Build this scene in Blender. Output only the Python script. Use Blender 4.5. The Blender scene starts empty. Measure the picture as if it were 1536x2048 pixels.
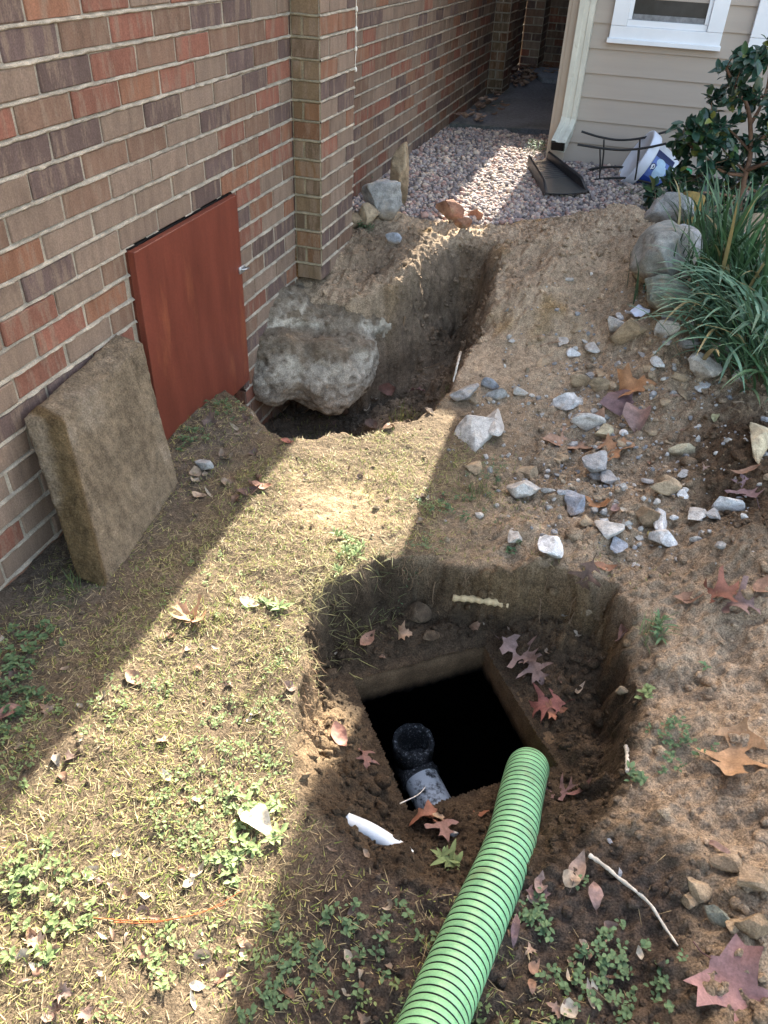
import bpy, bmesh, math, random
import numpy as np
from mathutils import Vector, Matrix
random.seed(7); rng = np.random.default_rng(11)
SC = bpy.context.scene; COL = SC.collection
R_ = math.radians
# ------------------------------------------------------------------ camera
FPX = 1560.0; CX, CY = 768.0, 1024.0; CAMH = 1.365
_D = np.array([-103, 2066, FPX]); _D = _D/np.linalg.norm(_D)
_Y = np.array([612, -1150, FPX]); _Y = _Y-_D*(_Y@_D); _Y /= np.linalg.norm(_Y)
_Z = -_D; _X = np.cross(_Y, _Z)
RM = np.array([_X, _Y, _Z])
cam = bpy.data.objects.new('camera', bpy.data.cameras.new('camera')); COL.objects.link(cam)
cam.data.sensor_fit = 'VERTICAL'; cam.data.sensor_height = 36; cam.data.lens = FPX/2048*36
cam.data.clip_start = 0.02; cam.data.clip_end = 500
m = Matrix(((RM[0, 0], -RM[0, 1], -RM[0, 2], 0), (RM[1, 0], -RM[1, 1], -RM[1, 2], 0), (RM[2, 0], -RM[2, 1], -RM[2, 2], CAMH), (0, 0, 0, 1)))
cam.matrix_world = m
SC.camera = cam
# ------------------------------------------------------------------ light
SUN_EL, SUN_AZ = 32.0, -2.8           # azimuth measured from +Y, negative towards -X
w = bpy.data.worlds.new('World'); SC.world = w; w.use_nodes = True
nt = w.node_tree; bg = nt.nodes['Background']; sky = nt.nodes.new('ShaderNodeTexSky')
sky.sky_type = 'NISHITA'; sky.sun_disc = False; sky.sun_elevation = R_(SUN_EL); sky.sun_rotation = R_(SUN_AZ)
sky.air_density = 1.0; sky.dust_density = 3.0; sky.ozone_density = 0.5
wb = nt.nodes.new('ShaderNodeVectorMath'); wb.operation = 'MULTIPLY'; wb.inputs[1].default_value = (1.12, 1.0, .87)   # camera white balance for open shade
nt.links.new(sky.outputs[0], wb.inputs[0]); nt.links.new(wb.outputs[0], bg.inputs[0]); bg.inputs[1].default_value = 0.15
sl = bpy.data.lights.new('sun', 'SUN'); sl.energy = 4.0; sl.angle = R_(0.28); sl.color = (1, .94, .83)
so = bpy.data.objects.new('sun', sl); COL.objects.link(so)
sd = Vector((math.sin(R_(SUN_AZ))*math.cos(R_(SUN_EL)), math.cos(R_(SUN_AZ))*math.cos(R_(SUN_EL)), math.sin(R_(SUN_EL))))
so.rotation_euler = sd.to_track_quat('Z', 'Y').to_euler()
SC.view_settings.view_transform = 'Standard'; SC.view_settings.look = 'None'
SC.view_settings.gamma = 1; SC.view_settings.exposure = 2.72
SC.render.engine = 'CYCLES'
SC.cycles.max_bounces = 6; SC.cycles.diffuse_bounces = 3

# ------------------------------------------------------------------ geometry helpers
def ray(px, py):
    return RM @ np.array([px-CX, py-CY, FPX])
def zz(px, py, z=0.):
    r = ray(px, py); return r*((z-CAMH)/r[2])+np.array([0, 0, CAMH])
def onY(px, py, y):
    r = ray(px, py); P = r*(y/r[1]); P[2] += CAMH; return P
def onX(px, py, x):
    r = ray(px, py); P = r*(x/r[0]); P[2] += CAMH; return P
def ondist(px, py, d):
    r = ray(px, py); return r/np.linalg.norm(r)*d+np.array([0, 0, CAMH])

def _h(i, j, k, seed):
    n = (i.astype(np.int64)*374761393+j.astype(np.int64)*668265263+k.astype(np.int64)*2147483647+seed*1274126177) & 0x7fffffff
    n = ((n ^ (n >> 13))*1274126177) & 0x7fffffff
    n = ((n ^ (n >> 16))*974711) & 0x7fffffff
    return (n ^ (n >> 11)) % 100003/100003.0
def vn(x, y, z=None, seed=0):
    x = np.asarray(x, float); y = np.asarray(y, float)
    i = np.floor(x); j = np.floor(y); fx = x-i; fy = y-j
    fx = fx*fx*fx*(fx*(fx*6-15)+10); fy = fy*fy*fy*(fy*(fy*6-15)+10)
    if z is None:
        k = np.zeros_like(i); g = lambda a, b: _h(i+a, j+b, k, seed)
        return (g(0, 0)*(1-fx)+g(1, 0)*fx)*(1-fy)+(g(0, 1)*(1-fx)+g(1, 1)*fx)*fy
    z = np.asarray(z, float); k = np.floor(z); fz = z-k; fz = fz*fz*(3-2*fz)
    g = lambda a, b, c: _h(i+a, j+b, k+c, seed)
    lo = (g(0, 0, 0)*(1-fx)+g(1, 0, 0)*fx)*(1-fy)+(g(0, 1, 0)*(1-fx)+g(1, 1, 0)*fx)*fy
    hi = (g(0, 0, 1)*(1-fx)+g(1, 0, 1)*fx)*(1-fy)+(g(0, 1, 1)*(1-fx)+g(1, 1, 1)*fx)*fy
    return lo*(1-fz)+hi*fz
def fbm(x, y, z=None, oct=4, seed=0, gain=.5):
    s = 0; a = 1; t = 0; f = 1
    for o in range(oct):
        c, sn = math.cos(o*1.1), math.sin(o*1.1)
        xx = (np.asarray(x)*c-np.asarray(y)*sn)*f+o*17.3; yy = (np.asarray(x)*sn+np.asarray(y)*c)*f+o*9.1
        s = s+a*(vn(xx, yy, None if z is None else np.asarray(z)*f+o*5.7, seed+o)-.5); t += a; a *= gain; f *= 2.03
    return s/t*2      # about -1..1
def sm(a, b, x):
    t = np.clip((np.asarray(x, float)-a)/(b-a), 0, 1); return t*t*(3-2*t)

def mesh_np(name, V, F, mat=None, parent=None, col=None, smooth=False, mi=None, mats=None):
    """V (n,3); F (m,k) array or list of arrays with different k"""
    V = np.asarray(V, np.float32); Fs = F if isinstance(F, list) else [F]
    me = bpy.data.meshes.new(name); me.vertices.add(len(V)); me.vertices.foreach_set('co', V.ravel())
    idx = np.concatenate([np.asarray(f, np.int32).ravel() for f in Fs])
    cnt = np.concatenate([np.full(len(f), np.asarray(f).shape[1], np.int32) for f in Fs])
    st = np.concatenate([[0], np.cumsum(cnt)[:-1]]).astype(np.int32)
    me.loops.add(len(idx)); me.loops.foreach_set('vertex_index', idx)
    me.polygons.add(len(cnt)); me.polygons.foreach_set('loop_start', st); me.polygons.foreach_set('loop_total', cnt)
    if mi is not None: me.polygons.foreach_set('material_index', np.asarray(mi, np.int32))
    me.polygons.foreach_set('use_smooth', np.full(len(cnt), smooth, bool))
    me.update(calc_edges=True)
    for mm in (mats or ([mat] if mat else [])): me.materials.append(mm)
    me.validate()
    if col is not None:
        a = me.color_attributes.new('Col', 'FLOAT_COLOR', 'POINT')
        c = np.ones((len(V), 4), np.float32); c[:, :3] = np.asarray(col)[:, :3]; a.data.foreach_set('color', c.ravel())
    o = bpy.data.objects.new(name, me); COL.objects.link(o)
    if parent is not None: o.parent = parent
    return o
def tag(o, label=None, cat=None, group=None, kind=None):
    if label: o['label'] = label
    if cat: o['category'] = cat
    if group: o['group'] = group
    if kind: o['kind'] = kind
    return o
def empty(name, loc, label, cat, group=None):
    o = bpy.data.objects.new(name, None); COL.objects.link(o); o.location = loc; o.empty_display_size = .1
    return tag(o, label, cat, group)
def part(o, root):
    """parent keeping world coordinates (meshes are written in world coordinates)"""
    o.parent = root; o.matrix_parent_inverse = Matrix.Translation(root.location).inverted(); return o

class MB:
    def __init__(s): s.v = []; s.f = []; s.c = []; s.n = 0
    def add(s, V, F, c=None):
        V = np.asarray(V, float); s.v.append(V); s.f.append(np.asarray(F)+s.n); s.n += len(V)
        if c is not None: s.c.append(np.tile(np.asarray(c, float)[:3], (len(V), 1)) if np.ndim(c) == 1 else np.asarray(c))
    def build(s, name, mat=None, parent=None, smooth=False, label=None):
        ks = {}
        for f in s.f: ks.setdefault(f.shape[1], []).append(f)
        o = mesh_np(name, np.concatenate(s.v), [np.concatenate(x) for x in ks.values()], mat, None, np.concatenate(s.c) if s.c else None, smooth)
        if parent is not None: part(o, parent)
        if label: o['label'] = label
        return o
# bevelled box template: 24 verts
def _bb():
    me = bmesh.new(); bmesh.ops.create_cube(me, size=2)
    bmesh.ops.bevel(me, geom=list(me.edges), offset=.3, segments=1, affect='EDGES', clamp_overlap=False)
    me.verts.ensure_lookup_table()
    V = np.array([v.co[:] for v in me.verts]); Q = np.array([[v.index for v in f.verts] for f in me.faces if len(f.verts) == 4])
    T = np.array([[v.index for v in f.verts] for f in me.faces if len(f.verts) == 3]); me.free(); return V, Q, T
BBV, BBQ, BBT = _bb()
def bbox_v(c, hs, b, rot=None, jit=0):
    hs = np.asarray(hs, float); V = np.sign(BBV)*hs-np.sign(BBV)*np.where(np.abs(BBV) < .99, b, 0)
    if jit: V = V+rng.normal(0, jit, V.shape)
    if rot is not None: V = V@np.asarray(rot).T
    return V+np.asarray(c)
def addbox(mb, c, hs, b=.002, col=None, rot=None, jit=0):
    V = bbox_v(c, hs, b, rot, jit); mb.add(V, BBQ, col); mb.f.append(BBT+mb.n-len(V))
def rz(a): c, s = math.cos(a), math.sin(a); return np.array([[c, -s, 0], [s, c, 0], [0, 0, 1]])
def rx(a): c, s = math.cos(a), math.sin(a); return np.array([[1, 0, 0], [0, c, -s], [0, s, c]])
def ry(a): c, s = math.cos(a), math.sin(a); return np.array([[c, 0, s], [0, 1, 0], [-s, 0, c]])
def smooth_path(P, n):
    P = np.asarray(P, float); k = len(P); out = []
    Q = np.vstack([2*P[0]-P[1], P, 2*P[-1]-P[-2]])
    for t in np.linspace(0, k-1-1e-6, n):
        i = int(t); u = t-i; a, b, c, d = Q[i], Q[i+1], Q[i+2], Q[i+3]
        out.append(.5*((2*b)+(-a+c)*u+(2*a-5*b+4*c-d)*u*u+(-a+3*b-3*c+d)*u**3))
    return np.array(out)
def tube(mb, P, r, seg=8, col=None, cap=True):
    P = np.asarray(P, float); n = len(P); r = np.full(n, r) if np.ndim(r) == 0 else np.asarray(r)
    T = np.gradient(P, axis=0); T /= np.linalg.norm(T, axis=1)[:, None]+1e-12
    u = np.cross(T[0], [0, 0, 1]);
    if np.linalg.norm(u) < .1: u = np.cross(T[0], [1, 0, 0])
    u /= np.linalg.norm(u); V = []
    a = np.arange(seg)*2*np.pi/seg
    for i in range(n):
        u = u-T[i]*(u@T[i]); u /= np.linalg.norm(u); v = np.cross(T[i], u)
        V.append(P[i]+r[i]*(np.cos(a)[:, None]*u+np.sin(a)[:, None]*v))
    V = np.concatenate(V); i = np.arange(n-1)[:, None]*seg; j = np.arange(seg)[None, :]; j2 = (j+1) % seg
    F = np.stack([i+j, i+j2, i+seg+j2, i+seg+j], -1).reshape(-1, 4)
    mb.add(V, F, col)
    if cap:
        for k0, cpt in ((0, P[0]), ((n-1)*seg, P[-1])):
            ring = V[k0:k0+seg]; VV = np.vstack([ring, cpt]); jj = np.arange(seg)
            mb.add(VV, np.stack([jj, (jj+1) % seg, np.full(seg, seg)], -1), col)
def ico(sub):
    me = bmesh.new(); bmesh.ops.create_icosphere(me, subdivisions=sub, radius=1)
    V = np.array([v.co[:] for v in me.verts]); F = np.array([[v.index for v in f.verts] for f in me.faces]); me.free(); return V, F
ICO = {k: ico(k) for k in (1, 2, 3, 4, 5)}

# ------------------------------------------------------------------ materials
def mat(name, col=(.5, .5, .5), rough=.85, attr=False, nscale=30, namt=.35, bump=.3, bscale=120, bdist=.004, spec=.3, metal=0, stretch=(1, 1, 1), var2=None, fine=None, trans=0):
    m_ = bpy.data.materials.new(name); m_.use_nodes = True; t = m_.node_tree; N = t.nodes; L = t.links
    b = N['Principled BSDF']; b.inputs['Roughness'].default_value = rough; b.inputs['Specular IOR Level'].default_value = spec; b.inputs['Metallic'].default_value = metal
    tc = N.new('ShaderNodeNewGeometry'); mp = N.new('ShaderNodeMapping'); mp.inputs['Scale'].default_value = stretch; L.new(tc.outputs['Position'], mp.inputs[0])
    if attr:
        src = N.new('ShaderNodeAttribute'); src.attribute_name = 'Col'; csock = src.outputs['Color']
    else:
        src = N.new('ShaderNodeRGB'); src.outputs[0].default_value = (*col, 1); csock = src.outputs[0]
    n1 = N.new('ShaderNodeTexNoise'); n1.inputs['Scale'].default_value = nscale; n1.inputs['Detail'].default_value = 8; n1.inputs['Roughness'].default_value = .65; L.new(mp.outputs[0], n1.inputs[0])
    mr = N.new('ShaderNodeMapRange'); mr.inputs[1].default_value = .3; mr.inputs[2].default_value = .7; mr.inputs[3].default_value = 1-namt; mr.inputs[4].default_value = 1+namt; L.new(n1.outputs['Fac'], mr.inputs[0])
    mx = N.new('ShaderNodeVectorMath'); mx.operation = 'SCALE'; L.new(csock, mx.inputs[0]); L.new(mr.outputs[0], mx.inputs['Scale']); out = mx.outputs[0]
    if var2:     # (colour, scale, threshold, amount)
        n2 = N.new('ShaderNodeTexNoise'); n2.inputs['Scale'].default_value = var2[1]; n2.inputs['Detail'].default_value = 6; n2.inputs['Roughness'].default_value = .7; L.new(mp.outputs[0], n2.inputs[0])
        m2 = N.new('ShaderNodeMapRange'); m2.inputs[1].default_value = var2[2]; m2.inputs[2].default_value = var2[2]+.12; m2.inputs[4].default_value = var2[3]; L.new(n2.outputs['Fac'], m2.inputs[0])
        mm = N.new('ShaderNodeMix'); mm.data_type = 'RGBA'; L.new(m2.outputs[0], mm.inputs['Factor']); L.new(out, mm.inputs['A']); mm.inputs['B'].default_value = (*var2[0], 1); out = mm.outputs['Result']
    if fine:     # (scale, amount)
        n3 = N.new('ShaderNodeTexNoise'); n3.inputs['Scale'].default_value = fine[0]; n3.inputs['Detail'].default_value = 3; L.new(tc.outputs['Position'], n3.inputs[0])
        m3 = N.new('ShaderNodeMapRange'); m3.inputs[1].default_value = .35; m3.inputs[2].default_value = .65; m3.inputs[3].default_value = 1-fine[1]; m3.inputs[4].default_value = 1+fine[1]; L.new(n3.outputs['Fac'], m3.inputs[0])
        v3 = N.new('ShaderNodeVectorMath'); v3.operation = 'SCALE'; L.new(out, v3.inputs[0]); L.new(m3.outputs[0], v3.inputs['Scale']); out = v3.outputs[0]
    L.new(out, b.inputs['Base Color'])
    if bump:
        nb = N.new('ShaderNodeTexNoise'); nb.inputs['Scale'].default_value = bscale; nb.inputs['Detail'].default_value = 7; nb.inputs['Roughness'].default_value = .7; L.new(mp.outputs[0], nb.inputs[0])
        bp = N.new('ShaderNodeBump'); bp.inputs['Strength'].default_value = bump; bp.inputs['Distance'].default_value = bdist; L.new(nb.outputs['Fac'], bp.inputs['Height']); L.new(bp.outputs[0], b.inputs['Normal'])
    if trans:
        tb = N.new('ShaderNodeBsdfTranslucent'); L.new(out, tb.inputs[0]); ms = N.new('ShaderNodeMixShader'); ms.inputs[0].default_value = trans
        L.new(b.outputs[0], ms.inputs[1]); L.new(tb.outputs[0], ms.inputs[2]); L.new(ms.outputs[0], N['Material Output'].inputs[0])
    return m_
M_soil = mat('soil', attr=True, nscale=45, namt=.36, bump=1.0, bscale=85, bdist=.012, rough=.95, spec=.12, fine=(260, .38))
M_brick = mat('brick', attr=True, nscale=9, namt=.22, bump=.5, bscale=90, bdist=.003, rough=.88, spec=.2, stretch=(3, 3, .7), var2=((.245, .175, .125), 10, .49, .6), fine=(260, .16))
M_mortar = mat('mortar', attr=True, nscale=25, namt=.3, bump=.9, bscale=130, bdist=.005, rough=.95, spec=.1, fine=(350, .2))
M_conc = mat('concrete', attr=True, nscale=38, namt=.34, bump=1., bscale=95, bdist=.014, rough=.95, spec=.12, fine=(230, .26))
M_rock = mat('rock', attr=True, nscale=34, namt=.42, bump=.8, bscale=60, bdist=.006, rough=.9, spec=.2, var2=((.30, .22, .13), 17, .56, .5), fine=(300, .22))
M_grass = mat('grass', attr=True, nscale=60, namt=.2, bump=0, rough=.6, spec=.25, trans=.25)
M_leaf = mat('dead_leaf', attr=True, nscale=45, namt=.3, bump=.5, bscale=90, bdist=.003, rough=.65, spec=.3, fine=(220, .12), trans=.12)
M_shrub = mat('shrub_leaf', attr=True, nscale=40, namt=.2, bump=.2, bscale=60, rough=.3, spec=.5, trans=.08)
M_bark = mat('bark', (.16, .105, .07), nscale=40, bump=.6, bscale=80)
M_gravel = mat('gravel', attr=True, nscale=70, namt=.2, bump=.4, bscale=160, rough=.8, spec=.25)
M_root = mat('root', (.22, .145, .085), nscale=80, bump=.3, rough=.8)
M_side = mat('siding', (.375, .315, .26), nscale=3, namt=.05, bump=.06, bscale=90, rough=.55, spec=.3, stretch=(.4, 1, 6))
M_white = mat('white_paint', (.74, .75, .76), nscale=5, namt=.05, bump=.05, rough=.4)
# ------------------------------------------------------------------ terrain function
PIT = [(602,1250,.04),(603,1340,.05),(596,1430,.06),(580,1500,.16),(600,1600,.22),(655,1655,.20),(740,1745,.26),(850,1790,.27),(960,1790,.27),(1130,1740,.26),(1235,1620,.16),(1285,1500,.09),(1292,1390,.06),(1272,1270,.055),(1225,1182,.05),(1100,1140,.045),(900,1125,.045),(760,1112,.045),(650,1180,.045)]
PITP = np.array([[*zz(a, b, 0)[:2], w_] for a, b, w_ in PIT])
TR = [(455,800,0,.10),(545,872,0,.10),(620,882,0,.08),(700,872,0,.09),(770,858,0,.10),(832,842,0,.12),(885,800,0,.14),(915,765,.01,.16),(958,705,.04,.20),(990,630,.10,.20),(1003,560,.16,.19),(992,492,.2,.20),(925,474,.2,.24),(850,498,.18,.20),(822,545,.16,.09),(775,572,.14,.09),(700,590,.13,.09),(600,592,.12,.09)]
TRP = np.array([[*zz(a, b, z)[:2], w_] for a, b, z, w_ in TR])
TRP[0, 0] = -1.45; TRP[-1, 0] = -1.45; TRP[0, 1] = 2.42; TRP[-1, 1] = 2.98
def sdpoly(x, y, P):
    x = np.asarray(x, float); y = np.asarray(y, float); best = np.full(x.shape, 1e9); wv = np.zeros(x.shape); ins = np.zeros(x.shape, bool)
    n = len(P)
    for i in range(n):
        ax, ay, aw = P[i]; bx, by, bw = P[(i+1) % n]; dx, dy = bx-ax, by-ay
        t = np.clip(((x-ax)*dx+(y-ay)*dy)/(dx*dx+dy*dy), 0, 1); d = np.hypot(x-ax-t*dx, y-ay-t*dy)
        k = d < best; best = np.where(k, d, best); wv = np.where(k, aw+(bw-aw)*t, wv)
        c = ((ay > y) != (by > y)) & (x < (bx-ax)*(y-ay)/(by-ay+1e-12)+ax); ins ^= c
    return np.where(ins, best, -best), wv
TZ = -.215
OPN = np.array([zz(704,1362,TZ)[:2], zz(970,1294,TZ)[:2], [0, 0], zz(814,1633,TZ)[:2]])
OPN[2] = OPN[1]+OPN[3]-OPN[0]
OC = OPN.mean(0); OU = (OPN[1]-OPN[0]); OL = np.linalg.norm(OU); OU = OU/OL; OVv = OPN[3]-OPN[0]; OW = np.linalg.norm(OVv); OVv = OVv/OW
def opn_d(x, y):        # distance outside the tank opening (<0 inside)
    a = np.abs((x-OC[0])*OU[0]+(y-OC[1])*OU[1])-OL/2; b = np.abs((x-OC[0])*OVv[0]+(y-OC[1])*OVv[1])-OW/2
    return np.maximum(a, b)
BUMPS = [(.02,3.65,.13,.42,.42),(.38,3.05,.10,.35,.35),(.18,2.75,.05,.25,.3),(.52,2.35,.13,.28,.40),(.62,1.75,.10,.25,.4),(.62,.95,.09,.22,.3),(.42,.62,.05,.12,.14),(.48,.78,.05,.1,.1),(.7,3.0,.12,.4,.6),(-.55,1.45,.02,.12,.12),(-1.2,2.45,-.10,.25,.14),(-.1,3.85,.05,.3,.2),(.2,3.3,.05,.18,.5),(-.28,3.2,.05,.14,.4)]
def base_h(x, y):
    z = .2*sm(2.35, 3.55, y)
    for cx, cy, h_, a, b in BUMPS: z = z+h_*np.exp(-((x-cx)/a)**2-((y-cy)/b)**2)
    z = z-.02*np.exp(-((x+.02)/.25)**2-((y-.55)/.25)**2)
    return z
def rough_mask(x, y):
    m_ = sm(-.28, -.10, x)*sm(4.15, 3.95, y)+sm(2.7, 3.0, y)*sm(4.05, 3.8, y); return np.clip(m_, 0, 1)
def grav_mask(x, y):
    e = 3.86+.28*sm(-.75, -.25, x)+.05*sm(-.2, .3, x)+.03*fbm(x*6, y*6, oct=2, seed=5); return sm(-.03, .03, y-e)
def H(x, y, fine=True):
    x = np.asarray(x, float); y = np.asarray(y, float)
    z = base_h(x, y); gm = grav_mask(x, y); z = z*(1-gm)+.205*gm
    nx = x+.034*fbm(x*9, y*9, oct=4, seed=3, gain=.6); ny = y+.034*fbm(x*9, y*9, oct=4, seed=4, gain=.6)
    rm = rough_mask(x, y)*(1-gm)
    d, w_ = sdpoly(nx, ny, PITP); s = sm(0, 1, d/w_)
    fl = -.17-.038*sm(.1, 0, opn_d(x, y))+.03*fbm(x*5, y*5, oct=3, seed=8)*sm(.02, .12, opn_d(x, y))
    z = z*(1-s)+fl*s
    d2, w2 = sdpoly(nx, ny, TRP); s2 = sm(0, 1, d2/w2); z = z*(1-s2)+(-.37+.07*fbm(x*4, y*4, oct=3, seed=9)+.09*sm(3.0, 3.35, y))*s2+s2*(.09*fbm(x*11, y*11, oct=3, seed=10)*sm(2.9, 3.1, y)+.2*np.exp(-((x+.74)/.10)**2-((y-3.26)/.10)**2)+.10*np.exp(-((x+.62)/.07)**2-((y-3.12)/.10)**2)+.12*np.exp(-((x+.92)/.09)**2-((y-3.32)/.08)**2))
    if fine:
        hole = np.clip(s+s2, 0, 1); far = sm(12, 8, np.abs(y))*(1-sm(5, 8, np.abs(x)))
        k = np.clip(rm+hole*.8, 0, 1)*(1-.85*sm(.05, .0, opn_d(x, y))); f0 = 1-gm
        z = z+far*f0*(.010*fbm(x*5, y*5, oct=3, seed=20)+k*(.034*fbm(x*3.6, y*3.6, oct=2, seed=19)+.038*fbm(x*9, y*9, oct=4, seed=21)+.020*np.abs(fbm(x*26, y*26, oct=3, seed=22))+.011*fbm(x*70, y*70, oct=3, seed=23))+(1-k)*(.004*fbm(x*60, y*60, oct=3, seed=24)+.006*fbm(x*18, y*18, oct=2, seed=25)))
        z = z+far*gm*.006*fbm(x*20, y*20, oct=2, seed=26)
    return z
def hit(px, py):
    r = ray(px, py); r = r/np.linalg.norm(r); t = np.arange(.6, 8, .004)
    P = r[None]*t[:, None]; P[:, 2] += CAMH; h_ = H(P[:, 0], P[:, 1]); k = np.argmax(P[:, 2] < h_)
    return P[k], t[k]
# ------------------------------------------------------------------ ground sheet
def axis(segs):
    out = []
    for a, b, s in segs: out.append(np.arange(a, b, s))
    return np.concatenate(out)
gx = np.concatenate([[-90, -40, -15, -6, -3], axis([(-1.6, -1.36, .04), (-1.36, .72, .0052), (.72, 1.4, .02), (1.4, 3, .2)]), [3, 5, 8, 15, 40, 90]])
gy = np.concatenate([[-90, -40, -15, -6, -3, -1.5, -.7], axis([(-.3, .28, .04), (.28, 2.4, .0052), (2.4, 4.3, .0085), (4.3, 6.6, .03), (6.6, 11, .2)]), [11, 15, 30, 60, 120]])
GX, GY = np.meshgrid(gx, gy); X = GX.ravel(); Y = GY.ravel(); Zh = H(X, Y)
def soil_col(x, y, z):
    n = fbm(x*4, y*4, oct=4, seed=31)[:, None]; n2 = fbm(x*14, y*14, oct=4, seed=32)[:, None]; n3 = fbm(x*60, y*60, oct=2, seed=33)[:, None]
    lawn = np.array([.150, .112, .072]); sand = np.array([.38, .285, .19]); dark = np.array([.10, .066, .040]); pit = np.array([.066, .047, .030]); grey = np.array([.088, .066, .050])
    tan = np.array([.31, .215, .125]); gravel = np.array([.16, .15, .15])
    c = np.tile(lawn, (len(x), 1))
    def mixc(c, k, t): k = np.clip(k, 0, 1)[:, None]; return c*(1-k)+t*k
    c = mixc(c, sm(-.40, -.05, x+.08*n[:, 0])*sm(1.25, 1.75, y), sand*.85)              # spoil around the rocks
    c = mixc(c, sm(2.3, 2.7, y+.1*n[:, 0]), sand)                                            # far sandy mound
    c = mixc(c, np.exp(-((x+1.0)/.22)**2-((y-3.35)/.3)**2)*1.4-.1+.4*n2[:, 0], np.array([.19, .14, .095]))
    c = mixc(c, sm(.25, .6, fbm(x*4.5, y*4.5, oct=3, seed=36))*sm(2.6, 3, y), np.array([.30, .20, .10]))
    c = mixc(c, np.exp(-((x-.56)/.25)**2-((y-2.15)/.36)**2)*2.0-.3+.3*n[:, 0], dark*.85)       # dark heap
    c = mixc(c, sm(.22, .36, x+.09*n[:, 0])*sm(1.75, 1.5, y)*sm(.55, .75, y), sand*.95)      # right sandy bank
    c = mixc(c, sm(1.0, .8, y+.05*n[:, 0])*sm(-.36, -.24, x)*sm(.40, .30, x), grey)          # foreground right
    c = mixc(c, sm(.7, .4, y)*sm(.2, .35, x), tan*.72)
    c = mixc(c, np.exp(-((x+.62)/.22)**2-((y-1.72)/.2)**2)+.35*n2[:, 0]-.3, np.array([.34, .25, .15]))    # bare sunny patch
    c = mixc(c, sm(-.95, -1.1, x)*sm(2.2, 2, y), np.array([.12, .095, .07]))              # strip by the wall
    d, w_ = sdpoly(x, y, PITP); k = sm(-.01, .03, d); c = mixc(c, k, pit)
    c = mixc(c, k*sm(-.16, -.10, z)*sm(.16, .08, np.abs(y-1.58))*sm(-.35, -.1, x), np.array([.15, .102, .055]))   # ochre subsoil on the far pit wall
    c = mixc(c, k*sm(-.3, -.45, x)*sm(1.2, 1.1, y), tan*.8)
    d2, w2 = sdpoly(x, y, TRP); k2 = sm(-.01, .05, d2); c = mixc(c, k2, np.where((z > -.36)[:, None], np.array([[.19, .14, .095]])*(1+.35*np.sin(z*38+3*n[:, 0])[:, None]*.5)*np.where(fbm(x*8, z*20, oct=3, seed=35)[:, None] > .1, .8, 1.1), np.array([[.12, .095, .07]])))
    gm = grav_mask(x, y); c = mixc(c, gm, gravel)
    c = c*(1+.22*n+.20*n2+.15*n3)
    return np.clip(c, .01, .8)
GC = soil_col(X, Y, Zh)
nxg, nyg = len(gx), len(gy)
Zg = Zh.reshape(nyg, nxg); gzy = np.gradient(Zg, axis=0)/np.gradient(gy)[:, None]; gzx = np.gradient(Zg, axis=1)/np.gradient(gx)[None]
steep = np.clip(np.hypot(gzx, gzy)-.8, 0, 2).ravel()/2
jx = fbm(X*13, Y*13, Zh*13, oct=3, seed=41)*.020*steep; jy = fbm(X*13, Y*13, Zh*13, oct=3, seed=42)*.020*steep
V = np.stack([X+jx, Y+jy, Zh], 1)
I = np.arange(nyg-1)[:, None]*nxg+np.arange(nxg-1)[None]; Fq = np.stack([I, I+1, I+nxg+1, I+nxg], -1).reshape(-1, 4)
fc = V[Fq].mean(1); keep = ~((opn_d(fc[:, 0], fc[:, 1]) < -.004) & (fc[:, 2] < -.12))
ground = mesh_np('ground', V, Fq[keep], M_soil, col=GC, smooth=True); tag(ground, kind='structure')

# ------------------------------------------------------------------ concrete path and stepping slab in the passage
def slabmesh(name, P, z0, z1, m_, col, kind=None, parent=None, n=24, amp=.004):
    P = np.asarray(P, float); u = np.linspace(0, 1, n); A, B = np.meshgrid(u, u)
    Q = (P[0]*(1-A[..., None])+P[1]*A[..., None])*(1-B[..., None])+(P[3]*(1-A[..., None])+P[2]*A[..., None])*B[..., None]; Q = Q.reshape(-1, 2)
    z = z1+amp*fbm(Q[:, 0]*5, Q[:, 1]*5, seed=3); edge = ((A < .01) | (A > .99) | (B < .01) | (B > .99)).ravel()
    T = np.c_[Q, z]; Bt = np.c_[Q, np.full(len(Q), z0)]
    I = np.arange(n-1)[:, None]*n+np.arange(n-1)[None]; F = np.stack([I, I+1, I+n+1, I+n], -1).reshape(-1, 4); N_ = n*n
    ring = list(range(n))+[n*k+n-1 for k in range(1, n)]+list(range(n*n-2, n*n-n-1, -1))+[n*k for k in range(n-2, 0, -1)]
    S = np.array([[ring[i], ring[(i+1) % len(ring)], ring[(i+1) % len(ring)]+N_, ring[i]+N_] for i in range(len(ring))])[:, ::-1]
    c = np.tile(col, (2*N_, 1))*(1+.35*np.tile(fbm(Q[:, 0]*2.5, Q[:, 1]*2.5, seed=6), 2))[:, None]
    mo = np.clip(np.tile(fbm(Q[:, 0]*3, Q[:, 1]*3, seed=9)+.1, 2)*2, 0, 1)[:, None]; c = c*(1-.5*mo)+np.array([.05, .06, .03])*.5*mo
    return mesh_np(name, np.vstack([T, Bt]), [F, S], m_, col=c, smooth=False)
o = slabmesh('path', [(-1.36, 6.02), (-.57, 6.18), (-.57, 9.38), (-1.36, 9.38)], .1, .235, M_conc, np.array([.15, .155, .17])); tag(o, kind='structure')
o = slabmesh('stepping_slab', [(-1.02, 8.25), (-.6, 8.30), (-.6, 9.1), (-1.28, 9.0)], .24, .275, M_conc, np.array([.24, .26, .29])); tag(o, 'grey flagstone lying on the dark path at the end of the passage', 'paving slab')

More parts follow.
